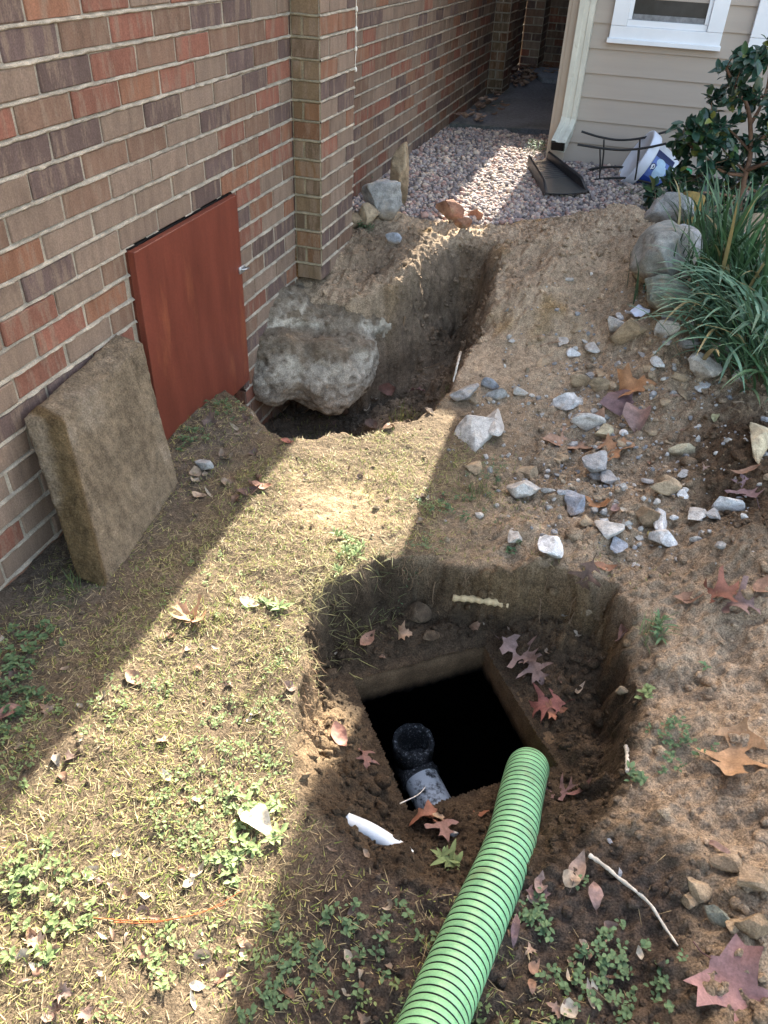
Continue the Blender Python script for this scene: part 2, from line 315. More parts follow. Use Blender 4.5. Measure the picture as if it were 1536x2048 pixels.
# ------------------------------------------------------------------ brickwork
CO = .0683; BED0 = 1.0957-CO*16; BL = .199
TAN = np.array([.222, .162, .122]); RED = np.array([.22, .075, .050]); DRK = np.array([.085, .060, .062]); ORG = np.array([.24, .10, .055]); BRN = np.array([.17, .10, .068])
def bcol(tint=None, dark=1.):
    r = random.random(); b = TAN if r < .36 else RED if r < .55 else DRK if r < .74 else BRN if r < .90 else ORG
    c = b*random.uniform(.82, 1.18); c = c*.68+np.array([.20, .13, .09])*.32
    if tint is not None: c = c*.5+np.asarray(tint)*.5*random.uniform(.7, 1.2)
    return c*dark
def brick_face(mb, mo, axis_, plane, sgn, u0, u1, z0, z1, uph=0., depth=.05, skip=None, tint=None, rowlens=None, mtint=None, dark=1., fine=True, mcut=True):
    """bricks on plane axis_ = plane ('x' or 'y'), facing sgn; u runs along the other axis"""
    k0 = math.floor((z0-BED0)/CO); k1 = math.ceil((z1-BED0)/CO)
    for k in range(k0, k1):
        zc = BED0+CO*(k+.5); hz = CO/2-.0052
        if rowlens:
            ls = rowlens[k % 2]; us = [u0]; 
            for l in ls: us.append(us[-1]+l)
            cells = [(us[i], us[i+1]) for i in range(len(ls))]
        else:
            off = uph+(BL/2 if k % 2 else 0); a = u0-((u0-off) % BL); cells = []
            while a < u1: cells.append((max(a, u0), min(a+BL, u1))); a += BL
        for a, b in cells:
            if b-a < .03: continue
            if skip and skip(a, b, zc): 
                s2 = skip(a, b, zc)
                if s2 is True: continue
                a, b = s2
                if b-a < .02: continue
            uc = (a+b)/2; hu = (b-a)/2-.005; dz = random.gauss(0, .0009); dp = random.gauss(0, .0011)
            c = bcol(tint, dark)
            if axis_ == 'x': addbox(mb, (plane-sgn*(depth/2)+dp, uc, zc+dz), (depth/2, hu, hz), .0028, c, rot=rz(random.gauss(0, .002)), jit=.0005)
            else: addbox(mb, (uc, plane-sgn*(depth/2)+dp, zc+dz), (hu, depth/2, hz), .0028, c, jit=.0005)
    # mortar sheet with raised, ragged bed joints
    st = .011 if fine else .03; us = np.arange(u0, u1+st*.5, st); us[-1] = u1
    prof = np.array([-.0062, -.0045, -.002, .001, .0035, .0058]); lift = np.array([-.0045, -.001, .0026, .0018, -.0005, -.0045])
    zs = np.concatenate([(BED0+CO*k)+prof for k in range(k0, k1+1)]); lf = np.tile(lift, k1-k0+1); kk = (zs >= z0-.0) & (zs <= z1+.02); zs = zs[kk]; lf = lf[kk]
    A, B = np.meshgrid(us, zs); LF = np.repeat(lf[:, None], len(us), 1); nn = fbm(A*35, B*90, oct=3, seed=int(abs(plane)*10)+5)
    off = LF+.0028*nn*(LF > -.004)+.0012*nn; zj = B+.0016*fbm(A*28, B*20, oct=2, seed=77)
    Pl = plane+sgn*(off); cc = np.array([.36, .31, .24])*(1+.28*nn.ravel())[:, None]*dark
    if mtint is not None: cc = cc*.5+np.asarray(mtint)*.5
    V = np.stack([Pl, A, zj] if axis_ == 'x' else [A, Pl, zj], -1).reshape(-1, 3); nu = len(us)
    I = np.arange(len(zs)-1)[:, None]*nu+np.arange(nu-1)[None]; F = np.stack([I, I+1, I+nu+1, I+nu], -1).reshape(-1, 4)
    if skip and mcut:
        fcn = V[F].mean(1); u_ = fcn[:, 1] if axis_ == 'x' else fcn[:, 0]
        F = F[~((u_ > DOOR[0]) & (u_ < DOOR[1]) & (fcn[:, 2] < DOOR[3]))]
    if (axis_ == 'x') != (sgn > 0): F = F[:, ::-1]
    mo.add(V, F, cc)
XW = -1.295; XP = -1.18; XF = -1.385
DOOR = (1.835, 2.475, -.08, .622)
house = empty('brick_house', (XW, 3, 0), 'brick house along the left side with mottled red and brown brickwork, pilasters and pale mortar', 'house')
def skipd(a, b, z):
    if z > DOOR[3]+.01: return None
    if b <= DOOR[0]+.01 or a >= DOOR[1]-.01: return None
    if a < DOOR[0]-.03: return (a, DOOR[0])
    if b > DOOR[1]+.03: return (DOOR[1], b)
    return True
mb, mo = MB(), MB()
brick_face(mb, mo, 'x', XW, 1, .96, 3.02, -.35, 1.75, uph=1.7207-BL*8, skip=skipd)
wl = mb.build('wall', M_brick, house, label='nearer brick wall with the red crawl door'); mo.build('mortar', M_mortar, wl)
mb, mo = MB(), MB()
MOSS = np.array([.13, .09, .035])
brick_face(mb, mo, 'y', 3.02, -1, XW, XP, .19, 1.75, rowlens=[[.115], [.045, .07]], tint=MOSS, mtint=np.array([.2, .16, .07]), depth=.04)
mb2, mo2 = MB(), MB()
brick_face(mb, mo, 'x', XP, 1, 3.02, 3.405, .19, 1.75, rowlens=[[.10, .19, .095], [.19, .195]], depth=.04)
pl = mb.build('pilaster', M_brick, house, label='mossy brick pilaster hanging above the undermined footing'); mo.build('mortar', M_mortar, pl)
mb, mo = MB(), MB()
brick_face(mb, mo, 'y', .965, 1, XW, XP, -.1, 1.0, rowlens=[[.115], [.045, .07]], depth=.04); brick_face(mb, mo, 'x', XP, 1, .58, .965, -.1, 1.0, rowlens=[[.10, .19, .095], [.19, .195]], depth=.04)
pl = mb.build('pilaster', M_brick, house, label='pilaster cut by the left edge of the photo, only its corner showing'); mo.build('mortar', M_mortar, pl)
mb, mo = MB(), MB()
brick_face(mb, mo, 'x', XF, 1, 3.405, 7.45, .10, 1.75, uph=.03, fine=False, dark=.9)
wl = mb.build('wall', M_brick, house, label='receding brick wall along the gravel passage'); mo.build('mortar', M_mortar, wl)
mb, mo = MB(), MB()
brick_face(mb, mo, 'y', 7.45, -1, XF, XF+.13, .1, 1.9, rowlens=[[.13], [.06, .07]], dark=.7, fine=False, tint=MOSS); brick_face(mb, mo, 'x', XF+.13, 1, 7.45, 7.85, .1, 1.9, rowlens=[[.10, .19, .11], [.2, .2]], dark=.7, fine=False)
pl = mb.build('pilaster', M_brick, house, label='shaded pilaster beside the dark path'); mo.build('mortar', M_mortar, pl)
mb, mo = MB(), MB()
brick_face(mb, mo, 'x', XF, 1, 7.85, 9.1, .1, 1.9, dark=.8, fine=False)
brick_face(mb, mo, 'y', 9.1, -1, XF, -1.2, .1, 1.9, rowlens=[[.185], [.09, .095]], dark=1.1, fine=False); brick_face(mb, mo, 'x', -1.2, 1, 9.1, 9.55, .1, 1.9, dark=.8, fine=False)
wl = mb.build('wall', M_brick, house, label='dark brick corner at the far end of the passage'); mo.build('mortar', M_mortar, wl)
# masonry core above, behind and below (plain plaster-backed block so that light cannot leak), roof with eave
M_core = mat('masonry_core', (.20, .13, .10), nscale=20)
mb = MB()
def core(x0, x1, y0, y1, z0, z1): addbox(mb, ((x0+x1)/2, (y0+y1)/2, (z0+z1)/2), ((x1-x0)/2, (y1-y0)/2, (z1-z0)/2), .001)
core(-4.5, XW-.055, -3.5, 3.1, -.6, 2.72); core(-4.5, XF-.055, 3.1, 9.6, -.6, 2.72)
core(XW-.055, XW-.001, -3.5, .58, -.3, 2.72); core(XW-.055, XW-.001, .58, 3.02, 1.78, 2.72)
core(XW-.07, XP-.001, 3.0205, 3.4045, 1.78, 2.72)
core(XF-.055, XF-.001, 3.41, 9.1, 1.92, 2.72)
core(XP-.075, XP-.045, 3.065, 3.36, .20, 1.76); core(XW-.05, XP-.045, .5, .92, -.1, 1.0)
cr = mb.build('wall_core', M_core, house)
M_roof = mat('roof_shingle', (.09, .085, .08), nscale=30)
mb = MB(); addbox(mb, (-2.80, 3.0, 2.80), (1.70, 6.8, .07), .004); r_ = mb.build('roof', M_roof, house)
# crawl door
M_door = mat('red_door_paint', (.150, .037, .022), nscale=5, namt=.22, bump=.15, bscale=60, bdist=.0015, rough=.45, spec=.35, stretch=(3.2, 3.2, .7), var2=((.27, .085, .038), 3.5, .55, .5), fine=(160, .08))
M_dark = mat('dark_gap', (.02, .015, .012), nscale=20)
mb = MB(); tD = .022
n_ = 12; addbox(mb, (XW+.014, (DOOR[0]+DOOR[1])/2, .27), (tD/2, (DOOR[1]-DOOR[0])/2-.004, .346), .0015)
door = mb.build('crawl_door', M_door, house, label='plain red-brown painted plywood crawl-space door')
mb = MB(); addbox(mb, (XW-.02, (DOOR[0]+DOOR[1])/2, .27), (.012, (DOOR[1]-DOOR[0])/2+.0, .344), .001); mb.build('door_recess', M_dark, house)
mb = MB(); addbox(mb, (XW-.0015, DOOR[0]+.014, .27), (.0065, .010, .345), .001); mb.build('door_frame', mat('door_frame_wood', (.11, .03, .015), nscale=30), house)
M_metal = mat('galvanised', (.45, .45, .45), metal=.8, rough=.4, nscale=60)
P = onX(470, 545, XW+.02); mb = MB()
addbox(mb, (XW+.028, DOOR[1]-.012, P[2]), (.004, .02, .012), .0015); tube(mb, [(XW+.026, DOOR[1]-.02, P[2]), (XW+.045, DOOR[1]-.016, P[2]+.004), (XW+.047, DOOR[1]+.006, P[2]+.002), (XW+.028, DOOR[1]+.012, P[2])], .0032, 8)
lt = mb.build('latch', M_metal, None, smooth=True); part(lt, door)
# sun glints on the pilaster's mortar edge, painted in as a pale thread and blobs
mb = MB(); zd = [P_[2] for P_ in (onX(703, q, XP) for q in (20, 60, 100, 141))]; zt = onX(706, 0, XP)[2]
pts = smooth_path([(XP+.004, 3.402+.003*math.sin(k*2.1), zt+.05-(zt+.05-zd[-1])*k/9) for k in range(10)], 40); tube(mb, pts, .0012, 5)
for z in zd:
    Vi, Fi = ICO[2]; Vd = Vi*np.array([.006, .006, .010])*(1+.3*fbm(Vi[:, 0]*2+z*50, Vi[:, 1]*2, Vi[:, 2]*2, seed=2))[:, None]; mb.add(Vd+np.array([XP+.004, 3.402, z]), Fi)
mb.build('painted_sun_glints', mat('painted_glint_mortar', (.75, .7, .6), nscale=50), pl if False else house, smooth=True)
# end wall of the passage
ew = empty('brick_wall', (-.5, 9.5, .2), 'dark brick wall with mossy foot closing the end of the passage', 'wall')
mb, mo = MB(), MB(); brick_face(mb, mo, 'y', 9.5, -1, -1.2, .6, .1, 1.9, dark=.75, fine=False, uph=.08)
a_ = mb.build('bricks', M_brick, ew); mo.build('mortar', M_mortar, ew)
mb = MB(); addbox(mb, (-.4, 9.65, 1.34), (.98, .09, 1.36), .002); mb.build('wall_core', M_core, ew)

# ------------------------------------------------------------------ siding house
SY = 5.41; SX = -.556
sh = empty('siding_house', (SX, SY, .2), 'beige lap-sided house with white framed windows on the right', 'house')
mb = MB(); zl = [.2+.127*0]
zb = .323-.127
k = 0; z = zb
while z < 3.3:
    z1 = z+.127; P = np.array([[SX+.085, SY-.016, z], [3.6, SY-.016, z], [3.6, SY-.004, z1+.004], [SX+.085, SY-.004, z1+.004], [SX+.085, SY+.0, z], [3.6, SY+.0, z]])
    mb.add(P, np.array([[0, 1, 2, 3], [4, 5, 1, 0]])); z = z1
mb.build('siding', M_side, sh)
mb = MB(); addbox(mb, ((SX+3.6)/2, SY+2.0, 1.75), ((3.6-SX)/2-.002, 1.997, 1.65), .001); mb.build('wall', M_side, sh)
mb = MB(); addbox(mb, (SX+.042, SY-.012, 1.75), (.046, .014, 1.58), .002); addbox(mb, (SX-.012, SY+.035, 1.75), (.0118, .05, 1.58), .002); mb.build('corner_board', mat('corner_paint', (.43, .36, .28), nscale=4, namt=.05, bump=.05, rough=.5), sh)
mb = MB(); addbox(mb, (1.66, SY+2.0, 3.47), (2.235, 2.03, .07), .003); mb.build('roof', M_roof, sh)
mb = MB(); addbox(mb, (-.688, 8.7, 2.60), (.13, 2.1, .035), .003); mb.build('added_sun_blocker', M_white, sh)  # added unseen slab, its shadow trims the right edge of the gravel sun patch
mb = MB(); addbox(mb, (SX-.02, SY+2.3, .62), (.018, 1.5, .0175), .001)
M_glass = mat('window_glass', (.035, .037, .037), rough=.2, spec=.25, nscale=3, namt=.5, bump=0)
M_blind = mat('window_blind', (.26, .24, .21), nscale=30, namt=.1)
def window(x0, x1, zs):
    fr = MB(); h_ = 1.5; y = SY-.022; t = .085
    addbox(fr, ((x0+x1)/2, y, zs+t/2), ((x1-x0)/2, .022, t/2-.0), .002)
    addbox(fr, ((x0+x1)/2, y-.014, zs+.012), ((x1-x0)/2+.008, .026, .0117), .002)
    for xx in (x0+t/2, x1-t/2): addbox(fr, (xx, y-.001, zs+t+h_/2), (t/2-.0, .022, h_/2-.001), .002)
    fr.build('window_frame', M_white, sh)
    s = MB(); addbox(s, ((x0+x1)/2, SY-.018, zs+t+.016), ((x1-x0)/2-t-.001, .014, .0155), .0015)
    for xx in (x0+t+.011, x1-t-.011): addbox(s, (xx, SY-.018, zs+t+.033+h_/2), (.0105, .014, h_/2), .0015)
    f = s.build('window_sash', M_white, sh)
    g = MB(); addbox(g, ((x0+x1)/2, SY-.010, zs+t+.03+h_/2), ((x1-x0)/2-t-.02, .003, h_/2), .0005); g.build('window_pane', M_glass, sh)
    g = MB(); addbox(g, ((x0+x1)/2, SY-.017, zs+t+.046), ((x1-x0)/2-t-.024, .002, .014), .0005); g.build('screen_rail', mat('screen_rail', (.20, .20, .20), nscale=40), sh)
window(-.322, .285, .868); window(.432, 1.04, .858)
# downspout
M_spout = mat('aged_cream_metal', (.56, .54, .45), nscale=8, namt=.15, stretch=(2, 2, .8), var2=((.25, .22, .09), 11, .60, .6), rough=.5, bump=.15)
def sweep_rect(mb, P, hw, hd, ribs=True, xd=np.array([1, 0, 0.])):
    P = np.asarray(P, float); T = np.gradient(P, axis=0); T /= np.linalg.norm(T, axis=1)[:, None]; V = []
    sh_ = np.array([(-1, -1), (-.35, -1), (-.3, -.86), (.3, -.86), (.35, -1), (1, -1), (1, 1), (-1, 1)])
    for i in range(len(P)):
        v = np.cross(T[i], xd); v /= np.linalg.norm(v); u = np.cross(v, T[i]); V.append(P[i]+sh_[:, :1]*hw*u+sh_[:, 1:]*hd*(-v if v[1] < 0 else v))
    V = np.concatenate(V); s = 8; i = np.arange(len(P)-1)[:, None]*s; j = np.arange(s)[None]; F = np.stack([i+j, i+(j+1) % s, i+s+(j+1) % s, i+s+j], -1).reshape(-1, 4); mb.add(V, F); return V
mb = MB(); dx = -.468
pp = [(dx, 5.36, 3.3), (dx, 5.36, 1.2), (dx, 5.36, .52), (dx-.002, 5.352, .45), (dx-.008, 5.325, .40), (dx-.016, 5.28, .365), (dx-.028, 5.21, .325)]
sp = smooth_path(pp, 60); Vs = sweep_rect(mb, sp, .044, .034)
for t_ in range(5): 
    i = 44+t_*2; Vr = sp[i:i+2]; sweep_rect(mb, np.array([sp[i], sp[i]+(sp[i+1]-sp[i])*.3]), .0455, .0355)
ds = mb.build('downspout', M_spout, sh)
mb = MB(); e = sp[-1]; T = sp[-1]-sp[-2]; T /= np.linalg.norm(T); addbox(mb, e+T*.0015, (.037, .0008, .028), .0003, rot=rx(math.atan2(T[2], T[1])+math.pi/1)); o = mb.build('outlet', M_dark, None); part(o, ds)

# ------------------------------------------------------------------ septic tank, pipe, hose
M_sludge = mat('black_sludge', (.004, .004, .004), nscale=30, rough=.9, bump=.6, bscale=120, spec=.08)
M_tankc = mat('tank_concrete', attr=True, nscale=25, namt=.3, bump=.9, bscale=90, bdist=.006, rough=.97, spec=.08, fine=(300, .25))
def tp(u, v, z): q = OC+OU*u+OVv*v; return (q[0], q[1], z)
tank = empty('septic_tank', tp(0, 0, TZ), 'buried concrete septic tank, its square access opening uncovered at the bottom of the pit', 'septic tank')
mb = MB(); n = 60; a = np.linspace(0, 1, n, endpoint=False); hu, hv = OL/2, OW/2
per = []
for (u0, v0), (u1, v1) in (((-1, -1), (1, -1)), ((1, -1), (1, 1)), ((1, 1), (-1, 1)), ((-1, 1), (-1, -1))):
    for t in a: per.append(((u0+(u1-u0)*t), (v0+(v1-v0)*t)))
per = np.array(per); NP = len(per); rings = []
prof = [(.085, -.004), (.03, .002), (.008, .001), (0, -.006), (-.002, -.03), (-.002, -.06), (.0, -.088), (.006, -.10), (.03, -.105), (.3, -.11)]
cols = []
for off, dz in prof:
    U = per[:, 0]*(hu+off); Vv = per[:, 1]*(hv+off); P = OC+U[:, None]*OU+Vv[:, None]*OVv
    wob = .006*fbm(P[:, 0]*14+dz*40, P[:, 1]*14, oct=3, seed=51) if off < .08 else 0
    sag = -.02*np.abs(fbm(P[:, 0]*30, P[:, 1]*30, oct=3, seed=52)) if -.12 < dz < -.08 else .004*fbm(P[:, 0]*20, P[:, 1]*20, oct=3, seed=53)
    P = P+(P-OC)/np.linalg.norm(P-OC, axis=1)[:, None]*np.asarray(wob)[..., None] if off < .08 else P
    rings.append(np.c_[P, TZ+dz+sag])
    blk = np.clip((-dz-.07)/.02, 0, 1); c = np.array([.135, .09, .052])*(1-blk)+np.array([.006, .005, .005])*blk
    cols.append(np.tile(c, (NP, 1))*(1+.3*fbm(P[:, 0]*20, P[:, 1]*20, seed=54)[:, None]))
V = np.vstack(rings); i = np.arange(len(prof)-1)[:, None]*NP; j = np.arange(NP)[None]
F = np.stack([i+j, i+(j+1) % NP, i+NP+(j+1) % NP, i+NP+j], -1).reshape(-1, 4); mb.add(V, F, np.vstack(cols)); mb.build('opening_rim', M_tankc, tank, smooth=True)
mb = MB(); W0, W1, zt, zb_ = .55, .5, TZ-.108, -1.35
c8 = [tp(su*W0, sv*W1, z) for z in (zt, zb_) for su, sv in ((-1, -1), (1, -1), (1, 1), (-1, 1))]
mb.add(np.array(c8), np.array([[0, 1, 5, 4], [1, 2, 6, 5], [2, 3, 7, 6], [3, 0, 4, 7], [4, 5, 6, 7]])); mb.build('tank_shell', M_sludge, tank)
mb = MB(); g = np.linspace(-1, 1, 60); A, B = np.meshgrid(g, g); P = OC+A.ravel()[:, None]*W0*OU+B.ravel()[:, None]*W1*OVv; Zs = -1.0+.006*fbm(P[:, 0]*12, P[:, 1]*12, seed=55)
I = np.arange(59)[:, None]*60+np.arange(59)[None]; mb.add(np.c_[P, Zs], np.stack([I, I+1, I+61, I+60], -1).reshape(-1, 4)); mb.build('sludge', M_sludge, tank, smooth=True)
# inlet tee
M_pipe = mat('black_crusted_pipe', (.035, .035, .037), nscale=60, namt=.5, bump=1., bscale=150, bdist=.008, rough=.3, spec=.8, fine=(500, .6), var2=((.85, .85, .88), 150, .55, .9))
M_pipew = mat('white_pvc_streaked', (.05, .05, .052), nscale=40, bump=.5, bscale=120, rough=.4, spec=.6, var2=((.85, .87, .9), 24, .42, 1.0))
tee = empty('inlet_pipe', tuple(ondist(827, 1480, 2.38)), 'black crusted plastic tee pipe with white streaks inside the tank opening', 'pipe')
c0 = ondist(827, 1480, 2.36); R0 = .054
mb = MB(); zt = c0[2]; nn_ = 96; aa = np.arange(nn_)*2*np.pi/nn_; V = []
for r_, z in ((R0*1.0, -.42), (R0*1.0, -.075), (R0*1.13, -.07), (R0*1.14, -.01), (R0*1.08, .004), (R0*.9, .003), (R0*.84, -.01), (R0*.82, -.05), (R0*.80, -.25), (.001, -.26)):
    rr = r_*(1+.02*fbm(np.cos(aa)*6, np.sin(aa)*6, np.full(nn_, z*20), seed=61)); V.append(np.c_[c0[0]+rr*np.cos(aa), c0[1]+rr*np.sin(aa), np.full(nn_, zt+z)+.002*np.sin(aa*9)])
V = np.vstack(V); i = np.arange(9)[:, None]*nn_; j = np.arange(nn_)[None]; mb.add(V, np.stack([i+j, i+(j+1) % nn_, i+nn_+(j+1) % nn_, i+nn_+j], -1).reshape(-1, 4)); mb.build('tee_riser', M_pipe, tee, smooth=True)
e1 = ondist(905, 1650, 2.28); s1 = c0+np.array([0, 0, -.10]); e1[2] = s1[2]-.01; dv = e1-s1; e2 = s1+dv*1.1
mb = MB(); tube(mb, smooth_path([s1, s1+dv*.22, s1+dv*.26], 10), [.056]*10, 28); tube(mb, smooth_path([s1+dv*.22, s1+dv*.27], 4), [.060]*4, 28); mb.build('tee_branch', M_pipe, tee, smooth=True)
mb = MB(); tube(mb, smooth_path([s1+dv*.2, s1+dv*.6, e2], 24), .0525, 28); mb.build('inlet_arm', M_pipew, tee, smooth=True)
# green suction hose
M_hose = mat('green_hose', (.20, .44, .23), nscale=12, namt=.18, rough=.38, spec=.45, bump=.1, bscale=200, var2=((.17, .20, .10), 13, .56, .55), fine=(350, .10))
M_groove = mat('dark_groove', (.004, .010, .006), nscale=40, rough=.6)
hp = [ondist(800, 2230, 1.24), ondist(868, 2045, 1.36), ondist(932, 1895, 1.47), ondist(1016, 1700, 1.64), ondist(1040, 1600, 1.76), ondist(1053, 1545, 1.86)]
hp[0][2] = max(hp[0][2], .08)
last = hp[-1]; hp += [last+np.array([.004, .045, -.05]), last+np.array([.002, .065, -.13]), last+np.array([0, .06, -.25]), last+np.array([-.01, .05, -.6])]
fine_ = smooth_path(hp, 900); L_ = np.concatenate([[0], np.cumsum(np.linalg.norm(np.diff(fine_, axis=0), axis=1))]); pitch = .0165; SEG = 44
fr_ = np.array([0, .06, .11, .30, .5, .70, .89, .94]); ns = 8; nr = int(L_[-1]/pitch); sL = (np.arange(nr)[:, None]+fr_[None]).ravel()*pitch; tot = len(sL)
Pc = np.stack([np.interp(sL, L_, fine_[:, k]) for k in range(3)], 1)
for _ in range(3): Pc[1:-1] = .25*Pc[:-2]+.5*Pc[1:-1]+.25*Pc[2:] if False else Pc[1:-1]
Tn = np.gradient(np.stack([np.interp(sL, L_, fine_[:, k]) for k in range(3)], 1), sL, axis=0); Tn /= np.linalg.norm(Tn, axis=1)[:, None]
u = np.cross(Tn[0], [0, 0, 1]); u /= np.linalg.norm(u); HV = []
aa = np.arange(SEG)*2*np.pi/SEG; RH = .0475; RR = np.array([-.0017, -.0015, .0001, .0003, .0004, .0003, .0001, -.0015])
for i in range(tot):
    u = u-Tn[i]*(u@Tn[i]); u /= np.linalg.norm(u); v = np.cross(Tn[i], u); r_ = RH+RR[i % ns]+.0006*math.sin(i*.013)
    HV.append(Pc[i]+r_*(np.cos(aa)[:, None]*u+np.sin(aa)[:, None]*v)+Tn[i]*(.0016*np.sin(aa+i*.002))[:, None])
HV = np.concatenate(HV); i = np.arange(tot-1)[:, None]*SEG; j = np.arange(SEG)[None]; HF = np.stack([i+j, i+(j+1) % SEG, i+SEG+(j+1) % SEG, i+SEG+j], -1).reshape(-1, 4)
rowt = np.repeat(np.arange(tot-1) % ns, SEG); mi = ((rowt == 0) | (rowt == 1) | (rowt == 7) | (rowt == 6)).astype(int)
hose = mesh_np('suction_hose', HV, HF, mats=[M_hose, M_groove], mi=mi, smooth=True)
tag(hose, 'thick light green corrugated suction hose running over the ground into the tank opening', 'hose')

# ------------------------------------------------------------------ leaning concrete lid
def noisy_hull(name, C8, m_, col, n=40, amp=.006, rad=.012, seed=1, colf=None):
    """C8: 8 corners (bottom 4, top 4) of a hexahedron; gridded, edges rounded and roughened"""
    C8 = np.asarray(C8, float); g = np.linspace(0, 1, n); mb_ = []; Vs = []; Fs = []; off = 0
    def tri(u, v, w_): 
        return ((C8[0]*(1-u)[:, None]+C8[1]*u[:, None])*(1-v)[:, None]+(C8[3]*(1-u)[:, None]+C8[2]*u[:, None])*v[:, None])*(1-w_)[:, None]+((C8[4]*(1-u)[:, None]+C8[5]*u[:, None])*(1-v)[:, None]+(C8[7]*(1-u)[:, None]+C8[6]*u[:, None])*v[:, None])*w_[:, None]
    A, B = [q.ravel() for q in np.meshgrid(g, g)]; o1, z1 = np.ones(n*n), np.zeros(n*n)
    I = np.arange(n-1)[:, None]*n+np.arange(n-1)[None]; Q = np.stack([I, I+1, I+n+1, I+n], -1).reshape(-1, 4)
    cen = C8.mean(0); su = np.linalg.norm(C8[1]-C8[0]); sv = np.linalg.norm(C8[3]-C8[0]); sw = np.linalg.norm(C8[4]-C8[0])
    for (a, b, c, fl) in ((A, B, z1, 1), (A, B, o1, 0), (A, z1, B, 0), (A, o1, B, 1), (z1, A, B, 1), (o1, A, B, 0)):
        # inset for rounding: superellipse-like
        du = np.minimum(a, 1-a)*su; dv_ = np.minimum(b, 1-b)*sv; dw = np.minimum(c, 1-c)*sw
        def rr(x_, y_): return 0
        P = tri(a, b, c); D = np.sort(np.stack([du, dv_, dw], 1), 1); e = np.clip(1-D[:, 1]/rad, 0, 1); k = e*e*rad*.42
        P = P+(cen-P)/np.linalg.norm(cen-P, axis=1)[:, None]*k[:, None]
        Vs.append(P); Fs.append((Q[:, ::-1] if fl else Q)+off); off += len(P)
    V = np.vstack(Vs); nz = fbm(V[:, 0]*18, V[:, 1]*18, V[:, 2]*18, oct=5, seed=seed); nz2 = fbm(V[:, 0]*60, V[:, 1]*60, V[:, 2]*60, oct=2, seed=seed+1)
    d = (V-cen); d /= np.linalg.norm(d, axis=1)[:, None]; V = V+d*(amp*nz+amp*.45*nz2)[:, None]
    c = np.tile(col, (len(V), 1)) if colf is None else colf(V)
    o = mesh_np(name, V, np.vstack(Fs), m_, col=c, smooth=True); return o
Bn, Bf, Tf, Tn_ = np.array([-1.055, 1.19, -.01]), np.array([-1.115, 1.668, -.005]), np.array([-1.215, 1.735, .405]), np.array([-1.200, 1.335, .372])
tv = np.array([-.078, -.004, .018]); tv2 = np.array([-.072, -.045, .022])
C8 = [Bn+tv, Bf+tv, Bf, Bn, Tn_+tv2, Tf+tv, Tf, Tn_]
def lidc(V):
    n = fbm(V[:, 0]*9, V[:, 1]*9, V[:, 2]*9, oct=4, seed=71)[:, None]; n2 = fbm(V[:, 0]*50, V[:, 1]*50, V[:, 2]*12, oct=3, seed=72)[:, None]
    edge = sm(1.50, 1.36, V[:, 1]+.10*0+ (V[:, 2]*-.35))[:, None]*0
    nearside = ((V-Bn)@np.cross(Tn_-Bn, tv))[:, None]
    c = np.array([.20, .155, .105])*(1+.22*n+.30*n2); k = np.clip(n-.15, 0, 1); c = c*(1-k)+np.array([.33, .28, .22])*k
    nrm = np.cross(Tn_-Bn, tv); nrm /= np.linalg.norm(nrm); dd = np.abs((V-Bn)@nrm); kk = (1-sm(.008, .022, dd))[:, None]
    c = c*(1-kk)+np.array([.105, .072, .036])*(1+.5*n+.3*n2)*kk; return np.clip(c, .02, .6)
lid = noisy_hull('concrete_slab', C8, M_conc, None, n=120, amp=.0065, rad=.014, seed=70, colf=lidc)
tag(lid, 'thick square concrete slab caked in brown soil, leaning on brick wall beside red door', 'concrete slab')

# ------------------------------------------------------------------ undermined footing lump
me = bmesh.new()
for (c, r) in (((-1.12, 2.80, -.15), (.25, .19, .175)), ((-1.25, 2.72, -.13), (.16, .19, .165)), ((-1.02, 2.87, -.13), (.16, .17, .165)), ((-1.15, 2.98, -.03), (.22, .17, .13)),
               ((-1.0, 3.08, -.05), (.13, .12, .12)), ((-.93, 3.16, .0), (.10, .08, .06)), ((-1.22, 3.12, .06), (.16, .16, .09)), ((-1.3, 2.95, .03), (.12, .25, .12)), ((-1.1, 3.15, -.22), (.2, .2, .25))):
    q = bmesh.ops.create_icosphere(me, subdivisions=3, radius=1)
    for v in q['verts']: v.co = Vector((c[0]+v.co.x*r[0], c[1]+v.co.y*r[1], c[2]+v.co.z*r[2]))
md = bpy.data.meshes.new('tmp'); me.to_mesh(md); me.free(); to = bpy.data.objects.new('tmp', md); COL.objects.link(to)
mod = to.modifiers.new('r', 'REMESH'); mod.mode = 'VOXEL'; mod.voxel_size = .0085
dg = bpy.context.evaluated_depsgraph_get(); em = bpy.data.meshes.new_from_object(to.evaluated_get(dg)); bpy.data.objects.remove(to)
V = np.array([v.co[:] for v in em.vertices]); Nn = np.array([v.normal[:] for v in em.vertices]); F = np.array([list(p.vertices) for p in em.polygons])
